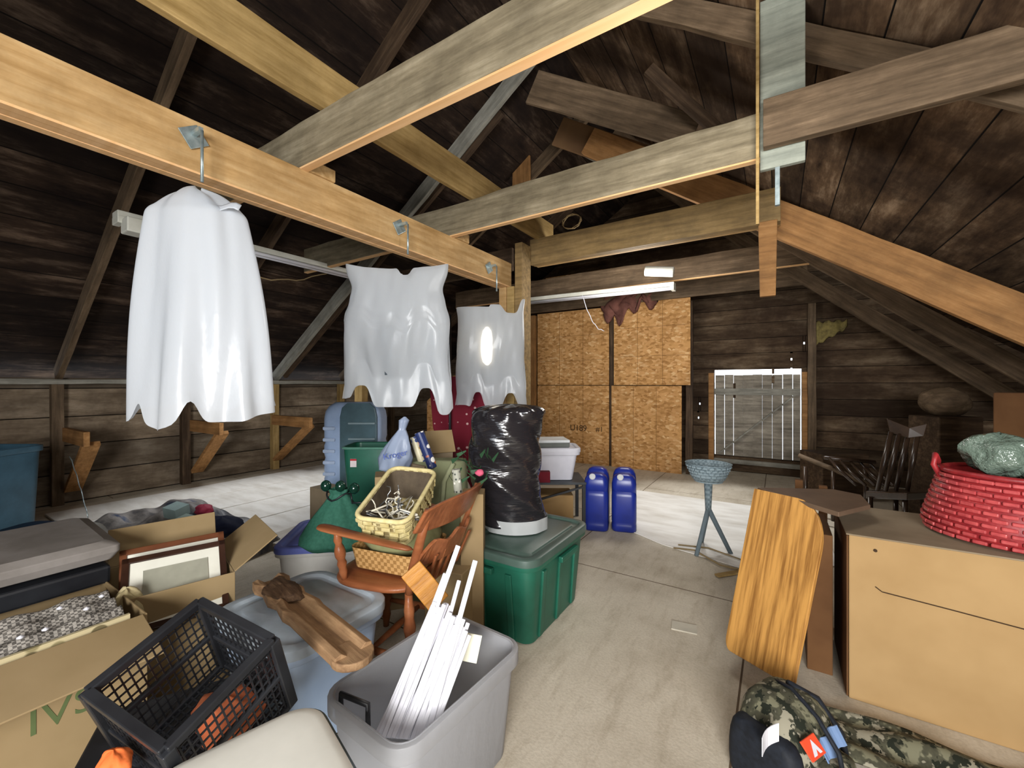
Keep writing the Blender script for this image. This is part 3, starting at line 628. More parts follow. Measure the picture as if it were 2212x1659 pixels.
# green bin with label
gb = Vector((-2.83, 2.33, 0)); 
t = thing('waste_bin', 'tall dark green open bin with a red and white sticker', 'bin', (gb.x, gb.y, .0), YAW)
b = B(); shell(b, .45, .32, .74, .05, .80, th=.008); ob('bin_body', b, m_gtote, t, smooth=True, bev=.003)
b = B(); b.loft([rr(.45, .32, .05, .725), rr(.475, .345, .06, .73), rr(.475, .345, .06, .745), rr(.44, .31, .05, .745)], False, False); ob('bin_rim', b, M('pale_green_rim', '#5d8f7d', rough=.35, bump=0), t, smooth=True)
b = B(); b.box((-.13, -.163, .62), (.05, .003, .065)); ob('sticker', b, M('sticker_white', '#e6dede', '#d4c8c8', bump=0), t)
b = B(); b.box((-.13, -.165, .645), (.05, .002, .014)); ob('sticker_band', b, M('sticker_red', '#b93038', bump=0), t)
# teal tote at the far left edge
tt = Vector((-5.25, .47, 0))
t = tote('tall_bin', 'tall teal-blue bin blurred at the far left edge', 'bin', tt, YAW, .62, .5, .75, M('teal_plastic', '#46687c', '#3a5869', rough=.4, bump=.03), None, r=.1, tp=.9, ribs=(0, 0))
b = B(); b.loft([rr(.3, .3, .06, 0), rr(.34, .34, .08, .20), rr(.34, .34, .08, .23)]); tag(ob('dark_blue_case', b, M('navy_case', '#14273c', rough=.5), loc=PZ(30, 1235, .0)+Fv*.1+Vector((-.1, 0, 0)), rot=(0, 0, YAW)), 'low navy case in front of the tall teal bin', 'case')

# ------------------------------------------------------------------ black roll on the tote
rp = Vector((-1.26, 2.02, .436)); t = thing('wrapped_roll', 'tall bundle wrapped in glossy black plastic on the green tote', 'bundle', rp, YAW)
def roll(u, v):
    a = 2*PI*u; z = v*.70; r = .150+.026*abs(math.sin(PI*v))**.7+.04*max(0, v-.45)
    if v < .04: r *= .55+.45*(v/.04)
    if v > .93: r *= math.sqrt(max(0, 1-((v-.93)/.07)**2))*.9+.1
    cx = -.055*math.sin(v*3.0)*1.0+(-.02*v); 
    s = .009*math.sin(2*a+v*15)+.005*math.sin(5*a+v*26)+.0025*math.sin(9*a+v*44)
    if v > .85: s += .012*math.sin(11*a)*(v-.85)/.15
    return Vector((cx+math.cos(a)*(r*1.12+s), math.sin(a)*(r*.9+s), z))
b = B(); b.grid(roll, 80, 70, wrap=True)
m_blk, tt_, bb_ = base('black_film', .16, .6); bb_.inputs[0].default_value = hx('#232124'); mpn = coords(tt_, (1, 1, 5)); mpn.node.inputs['Rotation'].default_value = (.0, .5, .0); bumpit(tt_, bb_, noise(tt_, mpn, 7, 3, .5), .45, .02)
ob('film_wrap', b, m_blk, t, smooth=True)
b = B(); b.grid(lambda u, v: Vector((math.cos(2*PI*u)*(.178+.006*math.sin(9*u*6)), math.sin(2*PI*u)*(.145), v*.07-.0)), 40, 4, wrap=True); ob('clear_wrap', b, m_clearbag, t, smooth=True)

# ------------------------------------------------------------------ captain's chair
t = thing('captains_chair', 'orange-stained wooden armchair heaped with a wicker basket', 'chair', (-1.46, 1.32, 0), math.radians(192.6))
def seatf():
    b = B(); L = []
    for k, z in ((.90, .40), (1, .41), (1, .43), (.93, .438), (.5, .43)):
        L.append([Vector(((-.20+.44*(.5+.5*math.cos(a))) if False else (.225*k*math.copysign(abs(math.cos(a))**.7, math.cos(a))), .225*k*math.copysign(abs(math.sin(a))**.65, math.sin(a))*(1+.06*math.cos(a)), z)) for a in [2*PI*i/36 for i in range(36)]])
    b.loft(L); return b
ob('seat', seatf(), m_chair, t, smooth=True, sub=1)
def turned(p0, p1, r=.016):
    p0, p1 = Vector(p0), Vector(p1); pr = [.8, .9, 1.15, 1.0, 1.35, 1.0, 1.45, 1.5, 1.3, .9, 1.2, .9, .8]
    return B().tube([p0.lerp(p1, i/(len(pr)-1)) for i in range(len(pr))], [r*k for k in pr], 12)
for sx in (-1, 1):
    for sy in (-1, 1): ob('leg', turned((sx*.16, sy*.15, .40), (sx*.21, sy*.20, 0), .019), m_chair, t, smooth=True)
for sy in (-1, 1):
    b = B(); b.tube([(-.19, sy*.18, .15), (0, sy*.185, .15), (.19, sy*.18, .15)], [.010, .016, .010], 10); ob('stretcher', b, m_chair, t, smooth=True)
b = B(); b.tube([(.0, -.18, .15), (0, 0, .15), (.0, .18, .15)], [.010, .016, .010], 10); ob('stretcher', b, m_chair, t, smooth=True)
for sy in (-1, 1):   # back posts lean back
    ob('back_post', B().tube([(-.19, sy*.19, .42), (-.215, sy*.20, .52), (-.255, sy*.215, .64), (-.30, sy*.225, .77)], [.017, .021, .018, .016], 12), m_chair, t, smooth=True)
    ob('arm_post', turned((.12, sy*.20, .43), (.14, sy*.225, .635), .015), m_chair, t, smooth=True)
    b = B(); pts = [(-.235, sy*.215, .605), (-.10, sy*.235, .625), (.08, sy*.245, .645), (.20, sy*.235, .65)]
    rings = []
    for i, p in enumerate(pts+[(.235, sy*.225, .648)]):
        w_ = (.018, .028, .032, .042, .018)[i]; rings.append([Vector(p)+Vector((0, w_*math.cos(a), .011*math.sin(a))) for a in [2*PI*k/10 for k in range(10)]])
    b.loft(rings); ob('armrest', b, m_chair, t, smooth=True, sub=1)
def crest(z0, z1, x0, lean, sc=0, half=.235):
    b = B(); n = 20; rings = []
    for i in range(n+1):
        s = 2*i/n-1; y = s*half; cx = x0-.05*(1-s*s); zt = z1-.022*s*s*s*s+(sc*math.cos(s*9) if sc else 0); zb = z0+(.012*s*s)
        rings.append([Vector((cx, y, zb)), Vector((cx+.018, y, zb)), Vector((cx+.018+lean, y, zt)), Vector((cx+lean, y, zt))])
    b.loft(rings); return b
ob('crest_rail', crest(.675, .80, -.265, -.055, half=.265), m_chair, t, smooth=False, bev=.006)
ob('carved_slat', crest(.525, .625, -.235, -.035, .012, half=.215), m_chair, t, smooth=False, bev=.004)
for i in range(5):
    y = -.13+.065*i; b = B(); b.bar((-.20-.03, y, .425), (-.262-.03, y*1.15, .57), .022, .010, up=(1, 0, 0)); ob('spindle', b, m_chair, t, bev=.003)
# wicker basket with hangers on the chair
def weave(name, c1, c2, sx=40, sz=40, rough=.6):
    m, t_, b_ = base(name, rough, .3)
    g = nd(t_, 'ShaderNodeTexCoord'); s = nd(t_, 'ShaderNodeSeparateXYZ'); t_.links.new(g.outputs['Object'], s.inputs[0])
    ck = nd(t_, 'ShaderNodeTexChecker'); ck.inputs['Scale'].default_value = sx; t_.links.new(g.outputs['Object'], ck.inputs['Vector'])
    ck.inputs[1].default_value = hx(c1); ck.inputs[2].default_value = hx(c2)
    n = noise(t_, coords(t_, (1, 1, 1)), 30); col = mix(t_, .3, ck.outputs['Color'], ramp(t_, n, [(.3, hx(c2)), (.7, hx(c1))]))
    t_.links.new(col, b_.inputs[0]); bumpit(t_, b_, ck.outputs['Fac'], .6, .006); return m
m_wick = weave('pale_wicker', '#cdbf8e', '#76663e', 44)
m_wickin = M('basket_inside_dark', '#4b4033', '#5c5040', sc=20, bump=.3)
def wbasket(name, lab, rim_c, frame, L, Wd, dep, rimmat, wm, inner):
    t = bpy.data.objects.new(name, None); SC.collection.objects.link(t); Mx = frame.to_4x4(); Mx.translation = rim_c; t.matrix_world = Mx; tag(t, lab, 'basket')
    b = B(); shell(b, Wd, L, dep, .04, .80, th=.008); 
    for v in b.bm.verts: v.co.z -= dep
    ob('basket_body', b, wm, t, smooth=True)
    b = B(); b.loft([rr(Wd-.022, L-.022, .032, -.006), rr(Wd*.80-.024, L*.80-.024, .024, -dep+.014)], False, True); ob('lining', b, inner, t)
    ring = rr(Wd, L, .045, 0, 6); b = B(); b.tube(ring+[ring[0], ring[1]], .010, 8, cap=False); ob('basket_rim', b, rimmat, t, smooth=True)
    # woven bumps
    b = B(); cnt = 0
    for row in range(int(dep/.028)):
        k = 1-(row+.5)*.028/dep*.2; rg = rr(Wd*k+.004, L*k+.004, .04, -.022-row*.028, 4); per = []
        for i in range(len(rg)):
            p, q = rg[i], rg[(i+1) % len(rg)]; n_ = max(1, int((q-p).length/.03))
            for j in range(n_): per.append(p.lerp(q, (j+.5)/n_))
        for i in range(row % 2, len(per), 2):
            p = per[i]; q = per[(i+1) % len(per)]; d_ = (q-p).normalized(); R = Matrix((d_, Vector((0, 0, 1)).cross(d_), Vector((0, 0, 1)))).transposed()
            b.box(p, (.038, .010, .017), R)
    ob('weave', b, M('wicker_strand_'+name, '#d6c894' if wm == m_wick else '#b23a3a', '#b5a56c' if wm == m_wick else '#8e2226', sc=20, rough=.5, bump=.05), t, bev=.003)
    return t
near = PD(823, 1122, 1.68); far = PD(893, 1018, 2.02); ya = (far-near).normalized(); xa = (PD(860, 1150, 1.70)-PD(785, 1112, 1.80)).normalized(); xa = (xa-ya*xa.dot(ya)).normalized()
if xa.dot(Rv) < 0: xa = -xa
za = xa.cross(ya); bf = Matrix((xa, ya, za)).transposed(); bc = (near+far)/2
wbasket('wicker_basket', 'pale rectangular wicker basket full of hangers tilted on the armchair', bc, bf, (far-near).length*1.06, .225, .15, M('straw_rim', '#dccf9b', '#c6b780', sc=30), m_wick, m_wickin)
m_hang = M('ivory_plastic', '#d9d4c4', '#c9c3b0', rough=.35, bump=0); m_steel = M('bright_wire', '#a8aaac', '#83868a', rough=.3, metal=.8, bump=0)
rnd = random.Random(11)
for i in range(12):
    c = bc-ya*(.02+rnd.uniform(0, .14))-za*(.03+rnd.uniform(-.01, .05))+xa*rnd.uniform(-.05, .05)
    R = Euler((rnd.uniform(-.5, .5), rnd.uniform(-.6, .6), rnd.uniform(0, 6))).to_matrix(); s = .75+.2*rnd.random()
    b = B(); pts = [(-.10, 0, -.02), (0, 0, .03), (.10, 0, -.02), (-.10, 0, -.02)]; b.tube([R @ (Vector(p)*s) for p in pts], .004, 6)
    b.tube([R @ (Vector(p)*s) for p in [(0, 0, .03), (0, 0, .05), (.02, 0, .065), (.02, 0, .085), (-.005, 0, .095)]], .0025, 6)
    tag(ob('clothes_hanger', b, m_hang if i % 3 else m_steel, smooth=True, loc=c), 'small jumbled clothes hanger inside the pale wicker basket', 'hanger', 'hangers in the wicker basket')
# second basket and green cloth bag below it on the seat
b = B(); blob(b, (0, 0, 0), (.20, .17, .09), 4, .08); tag(ob('cloth_bag', b, M('sage_cloth', '#8b8a62', '#75744e', sc=8, rough=.9), smooth=True, loc=(-1.50, 1.38, .545)), 'sage green cloth bag squashed under the wicker basket', 'bag')
b = B(); shell(b, .34, .30, .09, .04, .9); o = ob('flat_basket', b, weave('tan_woven_mat', '#c49a63', '#8d6737', 60), loc=(-1.46, 1.34, .44), rot=(0, 0, .2)); tag(o, 'shallow tan woven basket on the chair seat', 'basket')
b = B(); b.box((0, 0, 0), (.085, .012, .17)); 
tag(ob('wood_plaque', b, m_oak, bev=.003, loc=PD(918, 1268, 1.55), rot=(math.radians(-10), math.radians(-38), YAW+.3)), 'small orange tongue-and-groove plaque leaning behind the chair', 'plaque')
# behind the chair: sage bag, boxes, gift wrap, blue bag
t = thing('tote_bag', 'upright sage green fabric tote behind the wicker basket', 'bag', (-1.71, 1.84, 0), YAW)
b = B(); b.loft([rr(.32, .18, .05, 0), rr(.36, .20, .06, .3), rr(.38, .19, .06, .60), rr(.36, .15, .05, .80)]); ob('bag_body', b, M('sage_canvas', '#8d9270', '#7d8262', sc=6, rough=.9), t, smooth=True)
b = B(); b.tube([(.05, -.11, .45), (.07, -.12, .70), (.12, -.10, .80)], .014, 8); ob('strap', b, M('sage_strap', '#a3a884', rough=.9), t, smooth=True)
t = thing('cardboard_carton', 'open cardboard carton standing behind the gift wrap rolls', 'box', (PD(935, 1000, 2.9).x, PD(935, 1000, 2.9).y, 0), YAW+.5)
b = B(); b.box((0, 0, .40), (.20, .26, .80)); ob('carton_body', b, m_card3, t, bev=.004)
b = B(); b.box((.02, -.10, .86), (.19, .008, .16), Matrix.Rotation(-.5, 3, 'X')); ob('flap', b, m_card, t)
def wraproll(lab, p0, p1, r, mat):
    b = B(); p0, p1 = Vector(p0), Vector(p1); b.tube([Vector((0, 0, 0)), p1-p0], r, 16); tag(ob('gift_wrap_roll', b, mat, smooth=False, bev=.002, loc=p0), lab, 'gift wrap roll', 'gift wrap rolls')
def printm(name, c, c1, c2, s):
    m, t_, b_ = base(name, .4, .4); vo = nd(t_, 'ShaderNodeTexVoronoi'); vo.inputs['Scale'].default_value = s; t_.links.new(coords(t_, (1, 1, 1)), vo.inputs['Vector'])
    sp = nd(t_, 'ShaderNodeSeparateColor'); t_.links.new(vo.outputs['Color'], sp.inputs[0])
    dots = ramp(t_, sp.outputs[0], [(.55, hx(c1)), (.6, hx(c2))])
    col = mix(t_, ramp(t_, vo.outputs['Distance'], [(.32, (1, 1, 1, 1)), (.38, (0, 0, 0, 1))]), hx(c), dots); t_.links.new(col, b_.inputs[0]); return m
m_nav = printm('navy_snowman_print', '#23305f', '#f2efe8', '#c46a2e', 22)
wraproll('navy gift wrap roll with white and orange figures, rightmost of the rolls', PD(935, 1012, 2.4), PD(905, 935, 2.4), .028, m_nav)
wraproll('cream patterned gift wrap roll left of the navy one', PD(916, 1012, 2.43), PD(893, 945, 2.43), .022, printm('cream_print', '#d8cfae', '#3a4a7c', '#b98a4a', 30))
wraproll('silver patterned gift wrap roll at right behind the armchair', PD(990, 1065, 1.95), PD(985, 1015, 1.95), .02, printm('silver_print', '#a8a89a', '#444a44', '#eee8dd', 60))
b = B(); b.box((0, 0, 0), (.12, .07, .09), Euler((0, .2, 0)).to_matrix())
tag(ob('brown_parcel', b, m_card3, bev=.004, loc=PD(895, 1012, 2.4)+Vector((0, 0, -.02)), rot=(0, 0, YAW)), 'small brown parcel under the gift wrap rolls', 'box')
def bbag(u, v):
    a = 2*PI*u; prof = [(.02, 0), (.075, .02), (.085, .08), (.07, .14), (.045, .20), (.02, .24), (.026, .29), (.005, .31)]
    q = v*(len(prof)-1); i = min(int(q), len(prof)-2); k = q-i; r = prof[i][0]*(1-k)+prof[i+1][0]*k; z = prof[i][1]*(1-k)+prof[i+1][1]*k
    r *= 1+.12*math.sin(4*a+z*20)+.08*math.sin(7*a-z*9); return Vector((math.cos(a)*r+z*.22, math.sin(a)*r*.7, z))
t = thing('knotted_bag', 'knotted pale blue plastic shopping bag beside the green bin', 'bag', PD(848, 1022, 2.32), YAW)
b = B(); b.grid(bbag, 28, 28, wrap=True); ob('bag_film', b, m_bluebag, t, smooth=True)
text('Kroger', .045, M('blue_ink', '#4f62a8', bump=0), t, (.035, -.072, .11), (PI/2, -.2, .1))
b = B(); b.box((0, 0, 0), (.20, .16, .74)); tag(ob('cardboard_carton', b, m_card, bev=.003, loc=PD(850, 1060, 2.38)*Vector((1, 1, 0)).length*0+Vector((PD(850, 1060, 2.38).x, PD(850, 1060, 2.38).y, .37)), rot=(0, 0, YAW+.3)), 'small creased carton supporting the knotted blue bag', 'box')
# green/pink floral bits
rnd = random.Random(21)
b = B()
for i in range(26):
    c = Vector((rnd.uniform(-.09, .09), rnd.uniform(-.06, .06), rnd.uniform(0, .14))); d_ = Vector((rnd.uniform(-1, 1), rnd.uniform(-1, 1), rnd.uniform(.2, 1))).normalized()
    s_ = d_.cross(Vector((.3, .5, .1))).normalized()*.012
    b.loft([[c-s_, c+s_, c+s_*.4+Vector((0, 0, .003))], [c+d_*.05-s_*.3, c+d_*.05+s_*.3, c+d_*.05+Vector((0, 0, .003))]])
fp = PD(1020, 1045, 1.98)
t = thing('artificial_flowers', 'dark green artificial foliage with a pink bloom between chair and black bundle', 'flowers', fp)
ob('foliage', b, M('leaf_green', '#23402a', '#35573a', rough=.6), t)
b = B(); blob(b, (0, 0, .06), (.02, .02, .016), 2, .3, 12, 8); ob('bloom', b, M('pink_petal', '#d0607a', '#b84866', bump=0), t, smooth=True, loc=-Fv*.05+Rv*.04)
b = B(); b.box((0, 0, .36), (.11, .12, .72)); tag(ob('cardboard_carton', b, m_card, bev=.004, loc=(PD(1022, 1100, 2.06).x, PD(1022, 1100, 2.06).y, 0), rot=(0, 0, YAW)), 'tall carton beneath the artificial flowers behind the chair', 'box')
b = B(); b.box((0, 0, .19), (.20, .18, .38)); tag(ob('cardboard_carton', b, m_card, bev=.004, loc=(-1.33, 1.55, 0), rot=(0, 0, .2)), 'plain carton on the floor between armchair and green tote', 'box')

# red dotted cloth hanging
def clothf(u, v):
    x = -.34+.68*u; 
    w_ = 1-.55*max(0, v-.45)/.55; x *= w_; x += .08*v
    return Vector((x, .03*math.sin(u*14+v*2)*(.4+v), -v*1.1*(1-.12*abs(math.sin(u*7)))))
m_dot, t_, b_ = base('burgundy_dotted_cloth', .85, .2); vo = nd(t_, 'ShaderNodeTexVoronoi'); vo.inputs['Scale'].default_value = 13; vo.inputs['Randomness'].default_value = .35; t_.links.new(coords(t_, (1, .01, 1)), vo.inputs['Vector'])
t_.links.new(mix(t_, ramp(t_, vo.outputs['Distance'], [(.13, (1, 1, 1, 1)), (.17, (0, 0, 0, 1))]), hx('#7a2232'), hx('#d8b8b4')), b_.inputs[0])
b = B(); b.grid(clothf, 50, 40); tag(ob('hanging_cloth', b, m_dot, smooth=True, solid=.004, loc=PD(1003, 815, 4.0), rot=(0, 0, YAW)), 'burgundy cloth with small white dots hanging behind the smallest bag', 'cloth')
b = B(); b.tube([(0, 0, 0), (0, 0, 1.9)], .012, 8); tag(ob('thin_pole', b, m_black, smooth=True, loc=Vector((PD(972, 1000, 3.9).x, PD(972, 1000, 3.9).y, 0))), 'thin black pole in front of the red dotted cloth', 'pole')
b = B(); b.tube([(-.5, 0, 0), (.4, 0, 0)], .012, 8); tag(ob('hanging_rail', b, m_raft, smooth=True, loc=PD(1003, 810, 4.02), rot=(0, 0, YAW)), 'thin rail carrying the red dotted cloth', 'rail')

# ------------------------------------------------------------------ white bin with boxes on a metal table
tb = Vector((-1.72, 3.36, 0))
t = thing('metal_table', 'black metal frame table behind the blue jugs carrying the white bin', 'table', tb, YAW)
b = B(); b.box((0, 0, .40), (.56, .42, .02)); ob('tabletop', b, M('dark_grey_steel', '#34383c', '#42464a', rough=.5), t, bev=.003)
for sx in (-1, 1):
    for sy in (-1, 1): b = B(); b.box((sx*.26, sy*.19, .20), (.028, .028, .40)); ob('leg', b, m_black, t)
b = B(); b.bar((-.26, -.19, .22), (.26, -.19, .37), .016); ob('brace', b, m_black, t)
wb = PD(1228, 1046, 3.42)
t = tote('storage_bin', 'white open-rimmed bin on the metal table behind the black bundle', 'storage bin', (tb.x, tb.y, .412), YAW, .44, .32, .27, M('white_bin_plastic', '#d3d3dc', '#c8c8d2', rough=.4, bump=.02), M('white_bin_lid', '#d3d3dc', '#c8c8d2', rough=.4, bump=.02), r=.04, tp=.8, ribs=(0, 0))
t = thing('white_case', 'flat white case with grey sides on top of the white bin', 'case', (tb.x-.02, tb.y-.01, .692), YAW+.1)
b = B(); b.box((0, 0, .055), (.33, .26, .025)); ob('case_lid', b, M('case_white', '#eef2f4', rough=.4, bump=0), t, bev=.008)
b = B(); b.box((0, 0, .024), (.325, .255, .042)); ob('case_base', b, M('case_grey', '#6b6f6a', rough=.5, bump=0), t, bev=.006)
b = B(); b.box((0, 0, .045), (.20, .07, .09)); tag(ob('red_box', b, M('dark_red_card', '#7a1d2c', '#651522', bump=0), bev=.002, loc=tb+Fv*-.185+Rv*-.13+Vector((0, 0, .412)), rot=(0, 0, YAW)), 'dark red box leaning against the white bin', 'box')
b = B(); b.box((0, 0, .14), (.30, .26, .28)); tag(ob('cardboard_carton', b, m_card2, bev=.003, loc=tb+Rv*.03, rot=(0, 0, YAW)), 'carton stored under the black metal table', 'box')
# blue jugs
def jug(lab, x, y):
    t = thing('water_jug', lab, 'water jug', (x, y, 0), YAW-.28, 'tall blue water jugs')
    b = B(); W2, D2 = .205, .31
    def ring(z, k, y0=0, dd=D2, ww=W2): return [Vector((p.x, p.y+y0, p.z)) for p in rr(ww*k, dd*k, .045*k, z, 5)]
    b.loft([ring(0, .9), ring(.015, 1), ring(.06, 1.0), ring(.075, .975), ring(.09, 1), ring(.30, 1), ring(.34, .96), ring(.36, .8)])
    b.loft([ring(z, k, -.075, .145) for z, k in ((.30, .99), (.40, .99), (.435, .93), (.462, .78), (.478, .5), (.482, .2))])
    b.loft([ring(z, k, .072, .15) for z, k in ((.30, .99), (.41, .99), (.455, .92), (.488, .76), (.505, .48), (.51, .2))])
    ob('jug_body', b, m_jug, t, smooth=True)
    b = B(); b.lathe([(.027, .0), (.027, .028), (.02, .032)], (0, 0, 0), 16); ob('cap', b, M('white_cap', '#dcdfe0', bump=0), t, smooth=True, loc=(-.03, -.112, .445), rot=(math.radians(50), 0, 0))
    return t
jug('tall blue water jug nearer the black bundle', -1.34, 3.50); jug('tall blue water jug on the right, nearer the doorless floor', -1.13, 3.60)
# wicker plant stand
sp = PZ(1530, 1192, 0); t = thing('wicker_plant_stand', 'blue-grey woven basket on a slim tripod stand', 'plant stand', (sp.x, sp.y, 0), YAW)
m_bw = weave('blue_grey_wicker', '#93a3aa', '#67787f', 55); 
b = B(); rings = []
b.lathe([(.04, .525), (.098, .53), (.118, .55), (.14, .62), (.155, .655), (.163, .66), (.150, .648), (.135, .62), (.11, .56), (.05, .54)], n=28); ob('basket_bowl', b, m_bw, t, smooth=True)
b = B()
for row in range(6):
    for i in range(22):
        a = 2*PI*(i+.5*(row % 2))/22; r = (.095, .112, .124, .134, .144, .153)[row]; z = .53+.022*row
        b.box((math.cos(a)*r, math.sin(a)*r, z), (.008, .030, .014), Matrix.Rotation(a, 3, 'Z'))
ob('weave', b, M('blue_grey_strand', '#98a8af', '#82939a', bump=.05), t, bev=.003)
b = B(); b.tube([(0, 0, .52), (0, 0, .28)], [.03, .02], 10); ob('stem', b, m_bw, t, smooth=True)
for a in (-2.6, -.35, 1.4):
    b = B(); b.tube([(0, 0, .32), (math.cos(a)*.15, math.sin(a)*.17, .0)], [.018, .015], 8); ob('leg', b, M('stand_leg_grey', '#748289', '#66747b'), t, smooth=True)
# debris around it
b = B(); b.bar((0, 0, 0), (.17, .20, 0), .035, .012); tag(ob('wood_scrap', b, m_yel2, loc=PZ(1548, 1245, .012)), 'pale wood scrap on the floor in front of the plant stand', 'scrap')
b = B()
b.tube([PZ(1455, 1185, .014), PZ(1500, 1190, .02), PZ(1555, 1222, .014), PZ(1598, 1232, .014)], .006, 6); b.tube([PZ(1465, 1178, .014), PZ(1530, 1185, .014), PZ(1600, 1210, .018)], .005, 6); tag(ob('straw_stems', b, m_wire, smooth=True), 'thin straw stems lying round the plant stand feet', 'debris')
b = B(); b.box((0, 0, .003), (.12, .08, .006)); tag(ob('paper_scrap', b, M('off_white_paper', '#c6bfae', bump=0), loc=PZ(1478, 1358, 0), rot=(0, 0, YAW-.4)), 'small pale paper scrap lying alone on the open floor', 'paper')

# ------------------------------------------------------------------ right side: drop-leaf table, boxes, basket
def LP(px, py, z, d=None): return PZ(px, py, z)
TL, TR = PD(1629, 1056, 2.05), PD(1792, 1092, 1.74); BL, BR = PD(1563, 1400, 1.80), PD(1712, 1488, 1.52)
t = thing('drop_leaf_table', 'oak laminate table with its rounded leaf hanging down', 'table', (TL.x, TL.y, 0))
org = t.location.copy()
def bil(u, v): return (TL.lerp(TR, u)).lerp(BL.lerp(BR, u), v)-org
pts = [];
def corner(cu, cv, su, sv, a0, a1, ru, rv, n=8): return [(cu+ru*math.cos(a), cv+rv*math.sin(a)) for a in [a0+(a1-a0)*k/n for k in range(n+1)]]
uv = [(0.0, 0.0)]+corner(.62, .27, 0, 0, -PI/2, 0, .38, .27)+[(1, 1)]+corner(.10, .93, 0, 0, PI/2, PI, .10, .07)
nn = (TR-TL).cross(BL-TL).normalized(); 
if nn.dot(Fv) < 0: nn = -nn
lz = (BL-TL).normalized(); lx = nn.cross(lz).normalized(); ly = lz.cross(lx)
LM = Matrix((lx, ly, lz)).transposed(); LI = LM.inverted()
P = [LI @ bil(u, v) for u, v in uv]; b = B(); b.poly(P, .018, LI @ nn); lo_ = ob('leaf', b, M('oak_leaf', '#8f6230', '#cb9650', sc=4, scale=(16, 16, .8), rough=.4, bump=.05, lo=.34, hi=.6), t, bev=.003, rot=LM.to_euler())
top = [PZ(1636, 1054, .735), PZ(1778, 1098, .735), PZ(1812, 1108, .735), PZ(1880, 1092, .735), PZ(1860, 1070, .735), PZ(1800, 1058, .735)]
b = B(); b.poly([p-org for p in top], -.02, (0, 0, 1)); ob('tabletop', b, M('brown_laminate', '#6e5a49', '#5e4c3d', rough=.5), t, bev=.003)
q = PZ(1655, 1500, .0)
for (x, y) in ((.10, 2.80), (.20, 2.70)):
    b = B(); b.box((x-org.x, y-org.y, .36), (.035, .035, .72)); ob('leg', b, m_cardd, t)
t = thing('large_carton', 'large tan cardboard box filling the right side', 'box', (.74, 2.34, 0), 0)
b = B(); b.box((0, 0, .325), (1.0, .44, .65)); ob('carton_body', b, m_card2, t, bev=.004)
b = B(); b.box((0, .02, .654), (1.02, .50, .006)); ob('dusty_top', b, m_card3, t, bev=.002)
b = B(); b.box((-.504, 0, .325), (.005, .43, .64)); ob('dark_side_panel', b, m_cardd, t)  # dark brown left side of the tan box
b = B(); pa = [Vector((-.42, -.223, .465)), Vector((-.40, -.223, .45)), Vector((-.2, -.223, .435)), Vector((.1, -.223, .41)), Vector((.3, -.223, .39))]; b.tube(pa, .002, 6); ob('scored_line', b, m_ink, t)
b = B(); b.tube([(-.42, -.222, .605), (-.42, -.226, .605)], .006, 8); ob('staple_hole', b, m_ink, t)
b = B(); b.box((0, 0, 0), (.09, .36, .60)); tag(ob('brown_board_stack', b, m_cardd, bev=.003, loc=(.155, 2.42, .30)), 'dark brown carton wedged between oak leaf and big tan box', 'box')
# red wicker basket with green bottles
t = thing('red_basket', 'red wicker basket full of green plastic on the big tan box', 'basket', (.78, 2.37, .662), YAW*0)
b = B(); b.lathe([(.25, 0), (.268, .03), (.262, .08), (.215, .24), (.20, .24), (.24, .06), (.20, .02)], n=30, sx=1.0, sy=.85); ob('basket_body', b, m_red, t, smooth=True)
b = B(); cnt = 0
for row in range(11):
    z = .012+row*.0215; r = .268-.052*max(0, z-.05)/.19-.012*max(0, .03-z)/.03
    for i in range(34):
        a = 2*PI*(i+.5*(row % 2))/34; b.box((math.cos(a)*(r+.004), math.sin(a)*(r+.004)*.85, z), (.010, .040, .014), Matrix.Rotation(a, 3, 'Z'))
ob('weave', b, M('red_glossy_strand', '#c25454', '#a43a3e', sc=30, rough=.22, spec=.6, bump=.05), t, bev=.004)  # paler pinkish red puts highlights into the strand colour
b = B(); b.tube([Vector((math.cos(2*PI*k/30)*.215, math.sin(2*PI*k/30)*.18, .245)) for k in range(31)], .011, 8, cap=False); ob('basket_rim', b, m_red, t, smooth=True)
b = B(); b.tube([(-.215, 0, .2), (-.24, .0, .26), (-.235, .0, .30), (-.215, .05, .27), (-.21, .08, .24)], .010, 8); ob('handle', b, m_red, t, smooth=True)
m_gpl, t_, b_ = base('green_clear_plastic', .15, .6); b_.inputs[0].default_value = hx('#66766a'); bumpit(t_, b_, noise(t_, coords(t_, (1, 1, 1)), 16, 4), 1.0, .03)
for i, (x, y, z, r, lab) in enumerate(((-.07, -.05, .32, .085, 'crumpled green clear plastic bottle at the left of the red basket'), (.07, -.06, .28, .09, 'crumpled green clear plastic bottle at the right of the red basket'))):
    b = B(); blob(b, (0, 0, 0), (r*1.15, r, r*.95), 30+i, .3); tag(ob('plastic_bottle', b, m_gpl, smooth=True, loc=Vector((.78+x, 2.37+y, .662+z))), lab, 'bottle')
